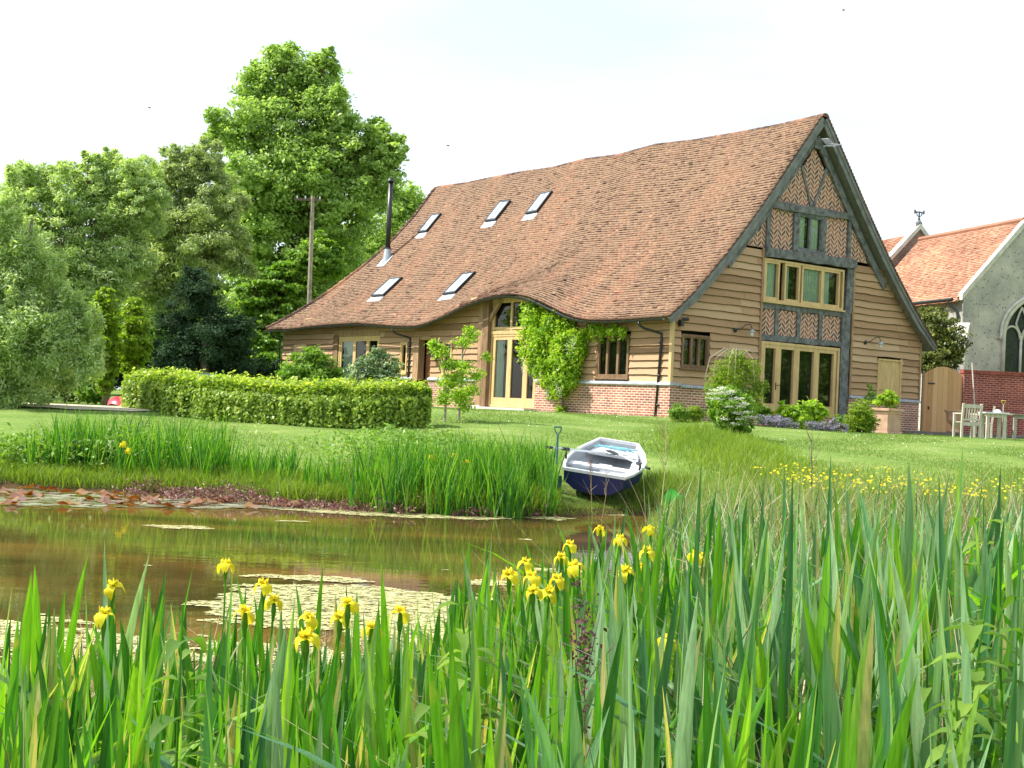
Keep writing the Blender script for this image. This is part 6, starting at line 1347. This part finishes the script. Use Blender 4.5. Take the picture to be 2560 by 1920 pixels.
while nlp < 240 and tries < 9000:
    tries += 1
    X = rg.uniform(-8.6, -3.1); yl = float(np.interp(X, [-8.6, -6.8, -5, -3.6, -3.1], [17.2, 17.75, 18.5, 19.15, 19.6])); yh_ = float(np.interp(X, [-8.6, -5, -3.1], [20.9, 20.4, 20.1])); Y = rg.uniform(yl, yh_)
    if any((X - a) ** 2 + (Y - b) ** 2 < .15 ** 2 for a, b in pp): continue
    pp.append((X, Y)); up_ = rg.random() < .24; k = rg.randrange(8) * 2 + (1 if up_ else 0); o = link('lily_pad', PM[k], None, (X, Y, .010 + rg.uniform(0, .012))); sc = rg.uniform(.7, 1.15); o.scale = (sc,) * 3; o.rotation_euler = (0, 0, rg.uniform(0, 6.3)); nlp += 1
    if up_: tag(o, 'upturned orange brown lily leaf at the far left water edge', 'lily pad', 'upturned brown lily pads')
    else: tag(o, 'flat green lily pad, painted pale with sun glare, floating at the far left water edge', 'lily pad', 'flat lily pads')
# ---- dead weed stems standing up (dock, teasel)
def weedstem(px, py_top, Y, lab, mat=M_dry, br=6, head=False, py_base=None):
    P = at(px, py_top, Y); g0 = max(tz(P.x, P.y), 0); h = P.z - g0; o = empty('dead_stem', (P.x, P.y, g0), label=lab, cat='dead plant'); m = MB(); r0 = .006 if Y > 10 else .003
    m.tube([(rg.uniform(-.08, .08), 0, 0), (.02, 0, h * .5), (0, 0, h)], [r0, r0 * .8, r0 * .4], 6)
    for k in range(br): z = h * rg.uniform(.4, .9); m.tube([(.02 * (1 - z / h), 0, z), (rg.uniform(-.12, .12) * h, rg.uniform(-.05, .05), z + h * rg.uniform(.08, .25))], [r0 * .6, r0 * .3], 5)
    m.build('stem', mat, o)
    if head:
        d = RNG.normal(size=(260, 3)) * np.array([.018, .018, .07]); d[:, 2] += h * .9; link('seed_head', leaf_mesh('seed_head', d, unit(RNG.normal(size=(260, 3))), .006, .8, RNG.random(260) * .4, M_purple), o)
weedstem(1478, 1145, 19.9, 'rusty dead dock stem standing before the dinghy, left one', M_dry, 7, True); weedstem(1515, 1170, 19.8, 'thin dead stem before the dinghy, right of the rusty one', M_dry, 5)
weedstem(1665, 1035, 17, 'tall forked dead stem right of the dinghy against the lawn', M_dry, 9); weedstem(2030, 1075, 15, 'dark thin branched stem before the catmint bed', M_bark, 8)
weedstem(1462, 1520, 3.3, 'dark brown seed head near the camera in the middle of the iris bed', M_bark, 4, True); weedstem(60, 1760, 2.9, 'blurred dry seed stalk at the lower left corner', M_dry, 4); weedstem(1850, 1500, 3.4, 'curved straw stem among the right hand irises', M_dry, 8)
# ---- birds
for (x, y, lab) in ((323, 233, 'tiny bird over the left trees'), (968, 315, 'tiny bird left of the roof ridge'), (1822, 22, 'tiny bird high above the gable')):
    P = atD(x, y, 60); m = MB(); m.tube([(-.09, 0, 0), (0, 0, .01), (.08, 0, 0)], [.01, .035, .012], 6); m.add([(0, -.02, .02), (.03, -.02, .02), (-.05, -.2, .07)], [(0, 1, 2)]); m.add([(0, .02, .02), (.03, .02, .02), (-.05, .2, .07)], [(0, 1, 2)]); tag(m.build('bird', M_grey, None, P), lab, 'bird', 'birds in the sky')
# trees on the near side of the garden, seen only as reflections in the glass
for (X, Y, sc, lab) in ((34, 43, 8, 'churchyard tree nearest the brick wall, outside the right edge and mirrored in the gable doors'), (46, 36, 8, 'churchyard tree farthest to the right, mirrored in the gable glass'), (44, 52, 8, 'churchyard tree beyond the church, mirrored in the gable glass'), (-24, 46, 6, 'garden tree outside the left edge, mirrored in the front doors')):
    bl = [(X + rr_.uniform(-1, 1) * sc * .8, Y + rr_.uniform(-1, 1) * sc * .5, .5 + rr_.uniform(.25, 1.1) * sc, sc * rr_.uniform(.4, .6)) for _ in range(8)]
    tree('garden_tree', (X, Y, .4), bl, 8000, .28, .5, M_big, lab, trunk=.35)

# arching bare twigs of the weeping tree
wt = [o for o in C.objects if o.name.startswith('weeping_tree')][0]; m = MB(); tp0 = atD(1592, 765, 36.5) - wt.location
for k in range(16):
    a = rr_.uniform(0, 6.3); r_ = rr_.uniform(.5, 1.0); m.tube([tp0 + Vector((0, 0, -.15)), tp0 + Vector((math.cos(a) * r_ * .4, math.sin(a) * r_ * .4, .14)), tp0 + Vector((math.cos(a) * r_ * .85, math.sin(a) * r_ * .85, -.12)), tp0 + Vector((math.cos(a) * r_, math.sin(a) * r_, -.75))], [.014, .010, .007, .003], 5)
m.build('branches', M_barkp, wt)
# leafy upright weeds standing among the irises
M_net = leafm('leaf_nettle', [(0, (.04, .11, .02)), (.6, (.10, .20, .03)), (1, (.2, .32, .05))], trans=.45, rough=.6, gloss=.2)
def weed_meshes(seed, h, ls):
    rg = random.Random(seed); m = MB(); m.tube([(0, 0, 0), (.01, 0, h * .5), (.0, .01, h)], [.005, .004, .002], 6, r=.5); V = []; Fs = []; Rn = []
    z = h * .25; k = 0
    while z < h:
        for q in range(2):
            a = k * 1.57 + q * math.pi + rg.gauss(0, .2); L_ = ls * (1 - .45 * (z / h)) * rg.uniform(.8, 1.2); w_ = L_ * .27; ca, sa = math.cos(a), math.sin(a); b = len(V); rn = rg.uniform(.2, .8) + .25 * (z / h)
            for (t, ww) in ((0, .05), (.25, .9), (.55, .8), (.8, .4), (1, .02)):
                x = .008 + L_ * t; zz = z + L_ * (.35 * t - .75 * t * t); 
                for s_ in (-1, 0, 1): V.append((x * ca - s_ * w_ * ww * sa, x * sa + s_ * w_ * ww * ca, zz + abs(s_) * ww * w_ * .35))
            for i in range(4):
                for j in (0, 1): Fs.append((b + 3 * i + j, b + 3 * i + j + 1, b + 3 * i + j + 4, b + 3 * i + j + 3)); Rn.append(min(1, rn))
        z += h * .075; k += 1
    return m, npmesh('leaves', np.array(V), np.array(Fs), Rn, M_net)
WM = []
for i in range(5):
    m, lv = weed_meshes(i, .85 + .05 * i, .10 + .01 * i); st_ = m.build('stem', M_iris, None); me_ = st_.data; bpy.data.objects.remove(st_); WM.append((me_, lv))
rg = random.Random(77)
for i in range(17):
    if i < 11: Y = rg.uniform(2.5, 3.6); X = Y * rg.uniform(.32, .41)
    elif i < 14: Y = rg.uniform(3.0, 3.8); X = Y * rg.uniform(.0, .12)
    else: Y = rg.uniform(2.7, 3.6); X = Y * rg.uniform(-.25, -.05)
    k = i % 5; o = empty('leafy_weed', (X, Y, tz(X, Y)), rg.uniform(0, 6), label='nettle like weed with paired toothed leaves standing in the near iris bed', cat='weed', group='leafy weeds among the near irises'); o.rotation_euler = (rg.gauss(0, .08), rg.gauss(0, .08), rg.uniform(0, 6))
    link('stem', WM[k][0], o); link('leaves', WM[k][1], o)
P_ = atD(2130, 1075, 4.4); o = empty('leafy_weed', (P_.x, P_.y, tz(P_.x, P_.y)), .4, label='tallest bright leafy shoot rising above the irises at the right', cat='weed'); o.scale = (1.2, 1.2, (P_.z - tz(P_.x, P_.y)) / .95)
link('stem', WM[2][0], o); link('leaves', WM[2][1], o)

n = 9000; Y = 2.2 + 5 * RNG.random(n); X = RNG.uniform(-.38, .42, n) * Y; X_, Y_ = X, Y
V, Fq, rn = blades(X_, Y_, RNG.uniform(.15, .55, n), RNG.uniform(.006, .016, n), RNG.uniform(.4, 1.6, n), RNG.random(n), seg=4, zb=np.maximum(terr(X_, Y_), 0))
stuff('leaf_litter', V, Fq, rn, M_dry, 'old fallen straw coloured leaves lying between the near irises', 'dead leaves')
